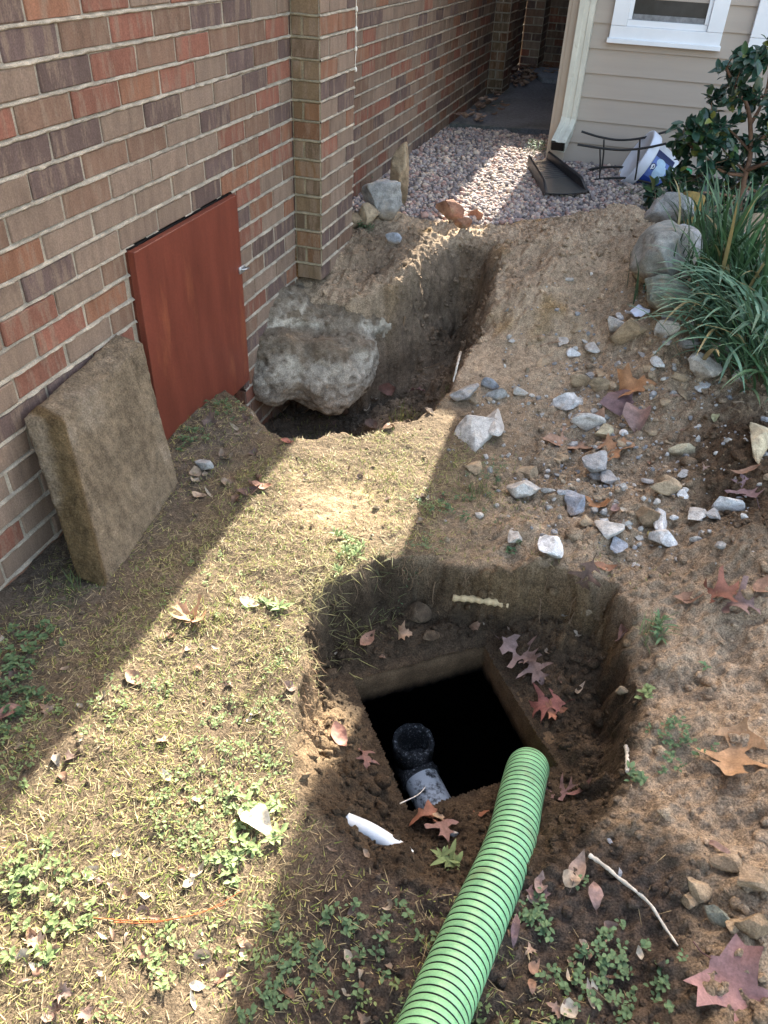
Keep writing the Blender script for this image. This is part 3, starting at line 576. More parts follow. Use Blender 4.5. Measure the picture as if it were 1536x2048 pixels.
# smooth
E_ = np.array([e.vertices[:] for e in em.edges])
for it in range(6):
    S = np.zeros_like(V); Cn = np.zeros(len(V)); np.add.at(S, E_[:, 0], V[E_[:, 1]]); np.add.at(S, E_[:, 1], V[E_[:, 0]]); np.add.at(Cn, E_[:, 0], 1); np.add.at(Cn, E_[:, 1], 1); V = V*.4+.6*S/Cn[:, None]
n1 = fbm(V[:, 0]*6, V[:, 1]*6, V[:, 2]*6, oct=2, seed=81); n2 = fbm(V[:, 0]*15, V[:, 1]*15, V[:, 2]*15, oct=4, seed=82); n3 = np.abs(fbm(V[:, 0]*28, V[:, 1]*28, V[:, 2]*28, oct=3, seed=83))
V = V+Nn*(.045*n1+.024*n2-.012*n3+.004*fbm(V[:, 0]*55, V[:, 1]*55, V[:, 2]*55, oct=2, seed=85))[:, None]
top = sm(.35, .8, Nn[:, 2]+.5*n2); n4 = fbm(V[:, 0]*70, V[:, 1]*70, V[:, 2]*70, oct=3, seed=86); cc = np.array([.47, .41, .32])*(1+.18*n2-.15*n3+.20*n4)[:, None]
white = sm(-.1, .5, fbm(V[:, 0]*5, V[:, 1]*5, V[:, 2]*9, oct=4, seed=84)+.25*n4)[:, None]; cc = cc*(1-.45*white)+np.array([.72, .64, .52])*.45*white
brn = np.clip(top*.85*sm(-.22, -.05, V[:, 2]+.06*n2)+sm(.22, .42, n3)*.5+.7*sm(.2, .5, n2), 0, 1)[:, None]; cc = cc*(1-brn)+np.array([.17, .13, .09])*(1+.3*n2)[:, None]*brn
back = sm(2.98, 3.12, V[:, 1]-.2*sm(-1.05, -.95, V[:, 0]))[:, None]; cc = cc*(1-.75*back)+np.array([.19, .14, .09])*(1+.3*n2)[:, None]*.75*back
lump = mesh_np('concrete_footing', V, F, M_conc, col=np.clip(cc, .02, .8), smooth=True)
tag(lump, 'lumpy pale concrete footing bulging out under the brick pilaster over the far hole', 'footing')

# ------------------------------------------------------------------ stones
def rock_mesh(seed, sub=3, facets=9, rough=.06):
    V, F = ICO[sub]; r = np.random.default_rng(seed); V = V.copy()
    for k in range(facets):
        d = r.normal(size=3); d /= np.linalg.norm(d); h_ = r.uniform(.38, .82); q = V@d; V = V-np.clip(q-h_, 0, None)[:, None]*d
    s = 1+rough*fbm(V[:, 0]*2.5+seed, V[:, 1]*2.5, V[:, 2]*2.5, oct=3, seed=seed % 97)*2+.03*fbm(V[:, 0]*9, V[:, 1]*9+seed, V[:, 2]*9, oct=2, seed=5); V = V*s[:, None]; q_ = r.normal(size=3)*.35; V = V+np.outer(V@np.array([q_[0], q_[1], 0])*V[:, 1], [1, 0, 0])*.5+np.outer(V[:, 0]*V[:, 2]*q_[2], [0, 0, 1])
    V -= (V.max(0)+V.min(0))/2; V /= (V.max(0)-V.min(0))/2; return V, F
GREY = (.33, .325, .31); PALE = (.46, .44, .40); TANS = (.33, .25, .16); BLU = (.30, .32, .35); YEL = (.42, .37, .25); GRN = (.25, .27, .22); REDB = (.27, .14, .09); BRNS = (.20, .145, .09); WHT = (.60, .60, .58)
rs = [0]
def rock(px, py, wpx, hpx, col, label, group=None, depth=None, tall=.6, sink=.3, tilt=0, cat='stone', name='stone', sub=3, facets=9, surf=None, alt=None):
    P, t = hit(px, py+hpx*.25); rs[0] += 1; sd_ = rs[0]*13+5
    wm = wpx*t/FPX; hm = hpx*t/FPX          # apparent height in metres
    r = ray(px, py); el = math.atan2(-r[2], math.hypot(r[0], r[1]))
    zs = wm*.5*tall; D = depth*wm if depth else max(.3*wm, (hm-zs*math.cos(el)*1.2)/max(math.sin(el), .3))
    V, F = rock_mesh(sd_, sub, facets); n = fbm(V[:, 0]*3+sd_, V[:, 1]*3, V[:, 2]*3, oct=4, seed=90)
    V = V*np.array([wm/2, D/2, zs]); V = V@ry(R_(tilt)).T@rz(random.uniform(-.25, .25)).T
    zmin = V[:, 2].min(); hh = V[:, 2].max()-zmin; cc = np.array(col)*(1+.30*n)[:, None]
    dirt = np.clip(sm(zmin+.45*hh, zmin+.15*hh, V[:, 2]+.25*hh*n)+.6*sm(.25, .5, n), 0, 1)[:, None]*.8; cc = cc*(1-dirt)+np.array([.20, .145, .09])*dirt
    V = V+np.array([0, 0, -zmin-hh*sink])
    o = mesh_np(name, V, F, M_rock, col=np.clip(cc, .02, .9), smooth=sub > 3); o.location = (P[0], P[1], float(H(P[0], P[1]))+(alt or 0)); tag(o, label, cat, group); return o
RL = [
(946,848,76,92,PALE,'broad flat pale stone with a rounded outline on the near rim of the far hole'),
(988,838,38,74,PALE,'narrow pale stone standing against the broad flat stone by the far hole'),
(930,782,50,42,GREY,'grey slanted stone at the grassy lip of the far hole'),
(979,771,40,18,BLU,'thin bluish stone sliver above the broad flat stone'),
(992,792,44,20,GREY,'flat grey sliver lying just below the bluish sliver'),
(1040,783,32,22,PALE,'small pale wedge stone alone on the slope of the spoil'),
(1130,806,52,40,WHT,'bright white angular stone with a brown underside among rubble'),
(1182,690,28,30,PALE,'small white triangular stone beside orange clay lump'),
(1160,768,42,18,TANS,'low tan stone flake in the middle of the spoil'),
(1198,777,44,20,TANS,'two-humped tan stone beside purple leaf'),
(1314,726,30,24,WHT,'small white stone standing near the top of the spoil'),
(1430,708,48,26,PALE,'pale stone touching the drooping grass blades'),
(1405,738,66,40,PALE,'large pale half-buried stone below the drooping grass'),
(1256,674,72,36,TANS,'long tan clay-covered stone below the white paper'),
(1228,660,40,22,PALE,'flat pale stone at left of the long tan stone'),
(1330,665,46,26,PALE,'pale flat stone at the foot of the grass clump'),
(1375,690,40,20,GREY,'grey flat stone in front of the grass clump'),
(1522,872,48,76,YEL,'yellowish white rock cut by the right edge of the photo'),
(1188,924,58,54,GREY,'round grey stone below the big orange leaf'),
(1216,953,36,38,GREY,'grey stone tucked behind the round grey stone'),
(1042,980,66,50,PALE,'large pale stone with a sharp right corner near the weed patch'),
(1052,942,46,30,TANS,'dirty stone above the large pale stone near the weeds'),
(1147,992,40,58,BLU,'bluish half-buried stone with upright face'),
(1319,1023,30,70,WHT,'tall thin white stone with a rough edge'),
(1366,985,22,22,WHT,'tiny white pointed stone in the dark soil'),
(1393,1025,36,38,PALE,'pale stone in the row at right, leftmost of the row'),
(1425,1028,30,28,GREY,'small grey stone in the middle of the row at right'),
(1452,1014,58,26,WHT,'white flat stone ending the row at right'),
(1214,1054,60,54,PALE,'pale blocky stone with a dark hollow near the pit edge'),
(1235,1086,36,42,BLU,'bluish grey stone just below the pale blocky stone'),
(1323,1078,56,42,WHT,'white pointed stone with a tan face beside a yellow leaf'),
(1171,1043,26,28,TANS,'small tan stone left of the pale blocky stone'),
(1029,1064,30,42,PALE,'small upright pale stone on the rim above the pit'),
(1098,1094,52,50,WHT,'speckled white stone on the rim above the pit'),
(1125,956,18,14,TANS,'small round tan pebble near the large leaf'),
(946,931,34,32,TANS,'flat tan stone chip standing at the edge of the sunlight'),
(1361,902,46,24,YEL,'yellowish stone flake on the dark heap'),
(1207,862,36,34,YEL,'yellowish stone between two orange leaves'),
(1171,853,66,36,PALE,'wide pale stone behind the largest orange leaf'),
(1325,973,64,40,TANS,'large tan stone half sunk in the dark heap'),
(1297,1031,50,40,BRNS,'brown soil-covered stone left of the tall white stone'),
(1480,757,34,18,GREY,'grey stone at the top of the dark heap'),
(411,933,44,22,GREY,'pale stone lying in the shaded grass near the leaning lid'),
(786,482,32,16,BLU,'bluish stone chip on the sandy rim of the far hole'),
(1171,1228,20,14,TANS,'small tan clod on the pit rim'),
(908,1668,20,12,GREY,'small grey pebble beside the green hose'),
(1220,1683,14,12,BLU,'tiny blue-grey pebble at the right of the green hose'),
(1245,1385,28,18,TANS,'tan stone on the right rim of the pit'),
(1235,1742,14,22,BLU,'small dark blue pebble beside the twig'),
(1398,1770,46,46,TANS,'orange tan clay clod on the right bank'),
(1432,1828,44,36,GRN,'grey green stone below the orange clay clod'),
(1466,1846,28,32,TANS,'rounded tan clod beside the grey green stone'),
(832,1225,60,50,(.085,.06,.038),'round brown soil clod stuck on the far pit wall'),
(862,1268,34,26,(.085,.06,.038),'small soil clod on the ledge under the round clod'),
(1445,1725,52,44,(.27,.20,.13),'big pale soil clod at the top of the clod heap on the right bank'),
(1500,1760,60,48,(.25,.185,.12),'pale soil clod near the right edge of the photo'),
(1500,1850,56,44,(.24,.175,.11),'lower soil clod near the right edge of the photo'),
(1380,1800,30,30,TANS,'rounded clay clod left of the orange clay clod'),
]
for a in RL: rock(*a[:5], a[5], tall=random.uniform(.45, .8), sink=random.uniform(.12, .3), tilt=random.uniform(-14, 14))
rq = np.random.default_rng(44)
for i in range(46):
    qx = rq.uniform(1080, 1440); qy = rq.uniform(630, 800) if i < 30 else rq.uniform(830, 1080)
    rock(qx, qy, rq.uniform(14, 34), rq.uniform(10, 24), [PALE, TANS, GREY, WHT, TANS][i % 5], 'half-buried stone among the rubble on the upper spoil' if i < 30 else 'small stone chip in the soil of the lower spoil', 'rubble stones on the upper spoil' if i < 30 else 'stone chips on the lower spoil', tall=rq.uniform(.3, .6), sink=rq.uniform(.3, .5), tilt=rq.uniform(-20, 20))
RW = [
(762,424,78,52,GREY,'large grey and white rock at the foot of the brick wall beside the gravel',.95,.05),
(797,388,42,74,TANS,'upright tan rock standing at the corner of the gravel',2.6,.05),
(738,443,44,38,TANS,'tan wedge rock in front of the large grey and white rock',1.0,.1),
(708,448,26,36,BRNS,'small brown stone against the pilaster foot',1.2,.1),
(897,436,60,24,REDB,'reddish broken brick piece at the front edge of the sunlit gravel',.7,.15),
(925,452,34,16,REDB,'small broken brick chip in the sunlit gap',.7,.1),
(950,436,34,18,REDB,'orange brick fragment at the right end of the sunlit gravel edge',.7,.1),
(1322,514,112,112,(.24,.245,.22),'big grey boulder beside the upright grass',.75,.05),
(1372,492,70,60,GREY,'grey rock behind the big boulder',.7,.1),
(1330,440,90,44,GREY,'dark grey rock under the shrub',.7,.1),
(1290,556,48,36,YEL,'small yellow and black mottled rock under the big boulder',.9,.1),
(1326,606,88,56,GRN,'rounded greenish grey rock below the big boulder',.8,.1),
(1522,538,64,66,GREY,'large grey rock at the right edge behind the grass',.8,.1),
(1505,478,74,56,TANS,'tan grey rock higher up at the right edge',.8,.1),
(1466,560,56,50,GREY,'grey rock between the grass clump and the right edge',.8,.1),
(1452,500,60,40,GREY,'shaded rock under the shrub at right',.8,.1),
]
for a in RW: rock(*a[:5], a[5], tall=a[6], sink=a[7], sub=4, facets=12, tilt=random.uniform(-8, 8), cat='rock' if a[2] > 60 else 'stone', name='rock')
# small stones and crumbs scattered over the spoil
def scatter(n, xr, yr, fn, seed):
    r = np.random.default_rng(seed); x = r.uniform(*xr, n); y = r.uniform(*yr, n); k = r.random(n) < fn(x, y); return x[k], y[k]
def bulk(name, x, y, size, cols, m_, sub=1, sink=.3, flat=(.55, .9), seed=1, zoff=0, kind='stuff', dirtcol=None, jit=.22, smooth=False):
    r = np.random.default_rng(seed); V0, F0 = ICO[sub]; n = len(x); z = H(x, y)+zoff; nv = len(V0)
    ang = r.uniform(0, 6.28, n); sx = size*r.uniform(.7, 1.3, n); sy = size*r.uniform(.6, 1.1, n); sz_ = size*r.uniform(*flat, n)
    VV = V0[None]*(1+r.normal(0, jit, (n, nv, 1)).clip(-.35, .35)); VV = VV*np.stack([sx, sy, sz_], 1)[:, None]
    ti = r.normal(0, .35, n); ct, st_ = np.cos(ti)[:, None], np.sin(ti)[:, None]; xx = VV[..., 0]*ct-VV[..., 2]*st_; z2 = VV[..., 0]*st_+VV[..., 2]*ct
    ca, sa = np.cos(ang)[:, None], np.sin(ang)[:, None]; X2 = xx*ca-VV[..., 1]*sa; Y2 = xx*sa+VV[..., 1]*ca
    P = np.stack([X2+x[:, None], Y2+y[:, None], z2+(z+sz_*(1-2*sink))[:, None]], -1).reshape(-1, 3)
    F = (F0[None]+(np.arange(n)*nv)[:, None, None]).reshape(-1, 3); C = np.repeat(cols, nv, 0)
    o = mesh_np(name, P, F, m_, col=C, smooth=smooth); tag(o, kind=kind); return o
def inpit(x, y): return sdpoly(x, y, PITP)[0]
def intr(x, y): return sdpoly(x, y, TRP)[0]
# gravel
gmf = lambda x, y: (grav_mask(x, y) > .4)*(y < 6.08+.12*fbm(x*6, y*3, seed=3))*(x > XF)*((y < SY-.02) | (x < SX-.03))*(x < 1.3)
x, y = scatter(21000, (XF, 1.2), (3.8, 6.2), gmf, 5); kk = np.random.default_rng(6).random(len(x)) < np.where(x > -.1, .8, 1)*np.where(y > 5.45, .8, 1); x, y = x[kk], y[kk]
r5 = np.random.default_rng(8); base = np.array([[.23, .215, .225], [.17, .155, .17], [.28, .25, .24], [.33, .29, .26], [.14, .13, .14], [.24, .17, .16]]); c = base[r5.integers(0, 6, len(x))]*np.array([1.48, 1.34, 1.16])*r5.uniform(.8, 1.25, (len(x), 1))
yel = sm(.0, .12, x)*sm(5.2, 4.9, y); c = c*(1-yel[:, None]*.8)+np.array([.42, .37, .24])*yel[:, None]*.8*r5.uniform(.6, 1.2, (len(x), 1))
gr = bulk('gravel', x, y, .0115*r5.lognormal(0, .25, len(x))*(1-.35*yel), c, M_gravel, sub=1, sink=.25, seed=9, smooth=True, jit=.14)
# crumbs of soil
def crf(x, y):
    p = inpit(x, y); t = intr(x, y)
    d = .20*rough_mask(x, y)+.9*np.exp(-((x-.56)/.22)**2-((y-2.2)/.4)**2)+.55*np.exp(-((x-.5)/.16)**2-((y-.68)/.25)**2)+.75*sm(0, .03, p)+.8*sm(0, .04, t)+.12*sm(.95, .8, y)*sm(-.3, -.2, x)+.04
    return np.clip(d, 0, 1)*(1-grav_mask(x, y))*(opn_d(x, y) > .02)*(x > XW+.03)
x, y = scatter(42000, (-1.25, 1.3), (.25, 4.1), crf, 21); s_ = rng.lognormal(0, .55, len(x))*.0030; s_ = np.where(y > 2.6, s_*1.35, s_); s_ = np.clip(s_, .0015, .014)
c = soil_col(x, y, H(x, y, False))*rng.uniform(.8, 1.35, (len(x), 1))
bulk('soil_crumbs', x, y, s_, c, M_soil, sub=1, sink=.3, seed=22, smooth=False)
x, y = scatter(9000, (-.8, 1.3), (.3, 4.15), lambda x, y: (.20*rough_mask(x, y)+.5*np.exp(-((x-.56)/.22)**2-((y-2.2)/.4)**2)+.6*np.exp(-((x-.48)/.16)**2-((y-.72)/.22)**2)+.45*sm(0, .03, inpit(x, y))+.35*sm(0, .04, intr(x, y)))*(1-grav_mask(x, y))*(opn_d(x, y) > .03), 27)
s_ = np.clip(rng.lognormal(0, .45, len(x))*.0075, .004, .024); c = soil_col(x, y, H(x, y, False))*rng.uniform(.85, 1.25, (len(x), 1)); bulk('soil_clods', x, y, s_, c, M_soil, sub=2, sink=.42, seed=28, smooth=True, jit=.10)
# gritty pebbles in the rubble
x, y = scatter(16000, (-.4, 1.1), (1.55, 3.4), lambda x, y: .36*sm(.12, .3, y-1.5)*np.exp(-((x-.12)/.35)**2-((y-2.35)/.6)**2), 31)
s_ = rng.lognormal(0, .6, len(x))*.0048; c = np.array([[.42, .40, .36], [.35, .27, .18], [.3, .3, .3], [.5, .48, .44]])[rng.integers(0, 4, len(x))]*rng.uniform(.7, 1.1, (len(x), 1))
k = (inpit(x, y) < -.01) & (intr(x, y) < -.01); bulk('rubble_grit', x[k], y[k], np.clip(s_[k], .002, .016), c[k], M_rock, sub=1, sink=.3, seed=32)

# ------------------------------------------------------------------ grass, straw and low weeds
def blades(name, x, y, L, W, lean, cols, m_, seed, kind='stuff', z0=0, seg=3, az=None, droop=1.0, root=None):
    r = np.random.default_rng(seed); n = len(x); z = H(x, y)+z0; a = r.uniform(0, 6.28, n) if az is None else az; dx, dy = np.cos(a), np.sin(a); P = []
    wx, wy = -dy, dx
    for k in range(seg+1):
        t = k/seg; h_ = L*t*np.cos(lean*(1+.0*t))-(L*droop*.5*t*t*np.sin(lean)); o_ = L*t*np.sin(lean)*(1-.15*t); ww = W*(1-t)**.7*(.5 if k else .4)+1e-5
        cx_, cy_, cz_ = x+dx*o_, y+dy*o_, z+np.maximum(h_, .0015+.002*r.random(n))
        P.append(np.stack([cx_-wx*ww, cy_-wy*ww, cz_], 1)); P.append(np.stack([cx_+wx*ww, cy_+wy*ww, cz_+.0004], 1))
    V = np.stack(P, 1).reshape(-1, 3); m2 = 2*(seg+1); b = (np.arange(n)*m2)[:, None]
    F = np.concatenate([b+np.array([[2*k, 2*k+1, 2*k+3, 2*k+2]]) for k in range(seg)])
    C = np.repeat(cols, m2, 0); o = mesh_np(name, V, F, m_, col=C, smooth=True)
    if kind: tag(o, kind=kind)
    return o
def lawn(x, y):
    p = inpit(x, y); t = intr(x, y); n = fbm(x*7, y*7, oct=4, seed=101)
    d = sm(-.22, -.40, x+.05*n)*sm(2.3, 2.1, y)
    d = np.maximum(d, .55*sm(.78, .62, y)*sm(.28, .12, x+.1*n)); d = np.maximum(d, .6*np.exp(-((x+.27)/.16)**2-((y-1.82)/.22)**2)); d = np.maximum(d, .5*np.exp(-((x+.1)/.25)**2-((y-1.68)/.08)**2))
    d = d*np.clip(.55+.9*n, .06, 1)*(1-.8*np.exp(-((x+.62)/.2)**2-((y-1.70)/.17)**2))*np.where(x < -.98, .45, 1)
    return d*(p < -.0)*(t < -.0)*(x > XW+.02)
x, y = scatter(80000, (-1.27, .35), (.2, 2.35), lawn, 102); n = len(x); r1 = np.random.default_rng(103)
gm_ = r1.random(n)[:, None]; green = np.array([.20, .25, .06]); yel_ = np.array([.38, .36, .12]); strw = np.array([.42, .34, .19]); 
c = np.where(gm_ < .42, green, np.where(gm_ < .72, yel_, strw))*r1.uniform(.65, 1.2, (n, 1))
blades('grass', x, y, r1.uniform(.008, .026, n), r1.uniform(.0014, .0026, n), r1.uniform(.3, 1.25, n), c, M_grass, 104)
x, y = scatter(50000, (-1.27, .45), (.2, 2.35), lambda a, b: lawn(a, b)*.9+.02*(inpit(a, b) < -.01)*(a > XW+.02)*(intr(a, b) < 0), 105); n = len(x)
c = np.array([.40, .32, .18])*r1.uniform(.45, 1.15, (n, 1)); blades('straw', x, y, r1.uniform(.012, .045, n), r1.uniform(.0010, .0019, n), r1.uniform(1.25, 1.62, n), c, M_grass, 106, droop=.3)
# low broad-leaved ground cover
def leaflets(name, cx, cy, nl, Ls, Wd, tilt, cols, m_, seed, spread=0, zoff=.002, kind=None, aspect=None, stem=0):
    """rosettes: around every centre nl pointed-oval leaflets; arrays cx, cy"""
    r = np.random.default_rng(seed); N_ = len(cx); n = N_*nl; x = np.repeat(cx, nl)+r.normal(0, 1, n)*spread; y = np.repeat(cy, nl)+r.normal(0, 1, n)*spread
    a = r.uniform(0, 6.28, n); L = Ls*r.uniform(.55, 1.2, n); W = L*Wd*r.uniform(.8, 1.2, n); t_ = tilt*r.uniform(.3, 1.5, n)
    z = H(x, y)+zoff+r.uniform(0, .006, n)+stem*r.random(n)
    us = np.array([0, .16, .42, .72, 1.]); ws = np.array([.10, .62, 1., .72, .05]); P = []
    for u_, w_ in zip(us, ws):
        zz_ = z+L*u_*np.sin(t_)*(1-.55*u_)
        for s_ in (-1, 0, 1):
            P.append(np.stack([x+np.cos(a)*L*u_*np.cos(t_)-np.sin(a)*W*.5*w_*s_, y+np.sin(a)*L*u_*np.cos(t_)+np.cos(a)*W*.5*w_*s_, zz_+abs(s_)*W*.16*w_], 1))
    V = np.stack(P, 1).reshape(-1, 3); b = (np.arange(n)*15)[:, None]
    F = np.concatenate([b+np.array([[3*k+q, 3*k+q+1, 3*k+q+4, 3*k+q+3]]) for k in range(4) for q in (0, 1)])
    C = np.repeat(np.asarray(cols)*np.ones((n, 3))*r.uniform(.7, 1.25, (n, 1)), 15, 0); o = mesh_np(name, V, F, m_, col=C, smooth=True)
    if kind: tag(o, kind=kind)
    return o
GC1 = np.array([.19, .25, .10]); GC2 = np.array([.10, .16, .075])
def cov(x, y):
    n = fbm(x*5.5, y*5.5, oct=4, seed=111)
    d = sm(.05, .35, n)*(sm(-.34, -.5, x)*sm(1.1, .7, y)*1.0+sm(-.4, -.3, x)*sm(.62, .5, y)*1.1*sm(.38, .2, x)+.10*(x < -.4)*(y < 1.6))
    return np.clip(d, 0, 1)*(inpit(x, y) < -.02)*(intr(x, y) < -.02)
x, y = scatter(6500, (-1.2, .45), (.22, 2.0), cov, 112); leaflets('ground_cover', x, y, 7, .0092, .55, .5, GC1, M_grass, 113, spread=.006, kind='stuff')
def wpos(px, py): P, t = hit(px, py); return P
def weed(px, py, npl, spreadpx, Ls, Wd, tilt, col, label, nl=8, stem=0, sp=.004, cat='weed'):
    P, t = hit(px, py); r = np.random.default_rng(int(px*7+py)); s = spreadpx*t/FPX
    cx = P[0]+r.normal(0, s*.25, npl); cy = P[1]+r.normal(0, s*.25, npl)
    k = .52 if npl > 4 else .75; big = npl > 4
    if big: npl = int(npl*2.6); cx = P[0]+r.normal(0, s*.5, npl); cy = P[1]+r.normal(0, s*.5, npl)
    o = leaflets('weed_patch' if big else 'weed', cx, cy, nl, Ls*k, Wd, tilt, col, M_grass, int(px+py), spread=sp, stem=stem); tag(o, label, cat if not big else 'weed patch', kind='stuff' if big else None); return o
for a in [
 (690,1098,5,50,.055,.24,.9,GC1*1.1,'leafy weed rosette on the upper left rim of the pit',10,.01),
 (545,1212,3,34,.045,.28,.5,GC1*1.2,'flat green rosette in the sunny grass left of the pit',9,0),
 (500,1640,6,60,.038,.42,.5,GC1*1.35,'pale green rosette around the large curled pale leaf',9,.006),
 (455,1730,5,40,.028,.5,.4,GC1*1.2,'cluster of round leaved weeds below the pale rosette',8,0),
 (1312,1275,3,30,.05,.18,1.0,GC2*1.5,'narrow leaved weed hanging on the right pit rim',12,.02),
 (1290,1385,4,22,.024,.5,.6,GC1*1.1,'small bright weed sprig on the right pit wall',7,.01),
 (1355,1492,9,50,.020,.7,.6,GC2*1.2,'clump of clover on the right bank near the lobed brown leaf',8,.018),
 (1410,1335,1,8,.022,.4,.6,GC2*1.4,'tiny weed seedling on the sandy right bank',7,.005),
 (1275,1560,4,26,.026,.45,.6,GC2*1.2,'thin weed stems left of the clover clump',7,.014),
 (985,945,8,50,.022,.25,.9,GC2*1.1,'grassy weed tuft below the broad flat stone',9,.015),
 (925,1020,9,60,.022,.5,.6,GC2*1.0,'patch of clover in the shade right of the sun edge',8,.01),
 (840,1010,6,44,.022,.3,.8,GC1*1.1,'yellow green weed at the edge of the sunlight above the pit',8,.01),
 (1015,1098,4,30,.018,.5,.6,GC2*1.1,'little weed on the rim near the small upright stone',8,.01),
 (850,1095,6,50,.028,.16,.9,GC2*1.2,'wispy weeds along the top rim of the pit',9,.012),
 (905,1735,3,26,.05,.24,.7,GC1*1.0,'long leaved weed at the left of the green hose',8,.004),
 (740,1870,10,90,.022,.6,.4,GC2*1.25,'shaded patch of round leaved weeds below the pit',8,.004),
 (600,1960,10,90,.022,.6,.4,GC2*1.15,'round leaved weeds at the bottom right of the sun edge',8,.004),
 (1185,1905,14,110,.020,.7,.4,GC2*1.35,'clover patch on the bare soil right of the hose',8,.006),
 (1075,1835,5,40,.026,.45,.6,GC2*1.3,'leafy weed touching the right side of the hose',8,.008),
 (1255,1960,9,80,.020,.6,.4,GC2*1.2,'small clover patch near the bottom right corner',8,.004),
 (390,880,7,40,.020,.75,.5,GC2*1.1,'clover at the lower right corner of the leaning slab',8,.01),
 (440,815,8,46,.020,.7,.5,GC2*1.0,'clover under the red door',8,.012),
 (45,1300,12,70,.026,.55,.5,GC2*1.0,'green weed patch at the left edge beside the pilaster foot',9,.012),
 (40,1400,10,60,.026,.55,.5,GC2*.9,'lower weed patch at the left edge in deep shade',9,.01),
 (742,388,9,34,.030,.5,.8,GC2*.9,'weed growing between the pilaster and the rocks',9,.05),
 (722,455,7,26,.026,.5,.8,GC2*.9,'low weed at the foot of the pilaster under the rocks',8,.03),
 (1078,305,14,34,.030,.45,.9,GC2*1.2,'feathery weed at the corner of the siding house',9,.06),
 (1250,385,10,30,.022,.45,.6,GC1*.9,'low green weed in the gravel under the rack',8,.01),
 (110,1840,8,80,.028,.5,.5,GC1*1.15,'leafy weeds near the bottom left corner in sun',9,.004),
 (60,1760,6,70,.028,.5,.5,GC1*1.1,'leafy weeds at the left edge in sun',9,.004),
 (330,1925,6,50,.022,.5,.5,GC1*1.2,'small sunny weed patch below the red pine needles',8,.004)]:
    weed(*a[:9], nl=a[9], stem=a[10])
def tuft(px, py, n_, L, spreadpx, col, label, seed, lean=(.1, 1.1), W=(.0018, .003), name='grass_tuft', cat='grass tuft'):
    P, t = hit(px, py); r = np.random.default_rng(seed); s = spreadpx*t/FPX; x = P[0]+r.normal(0, s*.5, n_); y = P[1]+r.normal(0, s*.5, n_)
    o = blades(name, x, y, r.uniform(.5, 1, n_)*L, r.uniform(*W, n_), r.uniform(*lean, n_), np.asarray(col)*r.uniform(.6, 1.3, (n_, 1)), M_grass, seed, kind=None, seg=4); tag(o, label, cat); return o
YG = (.26, .27, .08)
tuft(806, 838, 90, .07, 40, YG, 'sunlit grass tuft on the near rim of the far hole', 1)
tuft(890, 790, 60, .05, 22, (.2, .24, .07), 'small grass tuft below the bluish stones', 2)
tuft(630, 868, 60, .05, 60, YG, 'grass fringe on the near rim of the far hole', 3)
tuft(690, 1150, 170, .08, 90, (.27, .25, .10), 'long dry grass hanging over the upper left pit rim', 4, lean=(.5, 1.5))
tuft(640, 1185, 140, .075, 60, (.24, .21, .10), 'shaggy dry turf fringe over the left corner of the pit', 12, lean=(.7, 1.6))
tuft(602, 1300, 90, .05, 40, (.26, .23, .11), 'dry turf fringe on the left pit rim', 13, lean=(.6, 1.6))
tuft(770, 1125, 110, .06, 60, (.15, .15, .07), 'shaded grass fringe on the far pit rim', 14, lean=(.5, 1.5))
tuft(1310, 1265, 50, .08, 26, (.2, .25, .11), 'grass tuft sprouting on the right pit rim', 5)
tuft(545, 660, 60, .07, 26, (.22, .22, .10), 'dry grass tuft between the wall and the footing', 6)
tuft(960, 985, 120, .05, 50, (.13, .15, .06), 'shaded grass tuft right of the sun edge', 7)
tuft(780, 960, 90, .045, 60, YG, 'yellow green grass tuft beside the bare sunny patch', 8)
tuft(150, 1180, 60, .07, 50, (.10, .13, .05), 'dark grass behind the leaning slab', 9)
tuft(430, 1250, 60, .045, 50, YG, 'sunlit grass tuft near the curled oak leaf', 10)
tuft(500, 1420, 90, .05, 60, (.25, .23, .1), 'grass overhanging the left pit rim', 11)

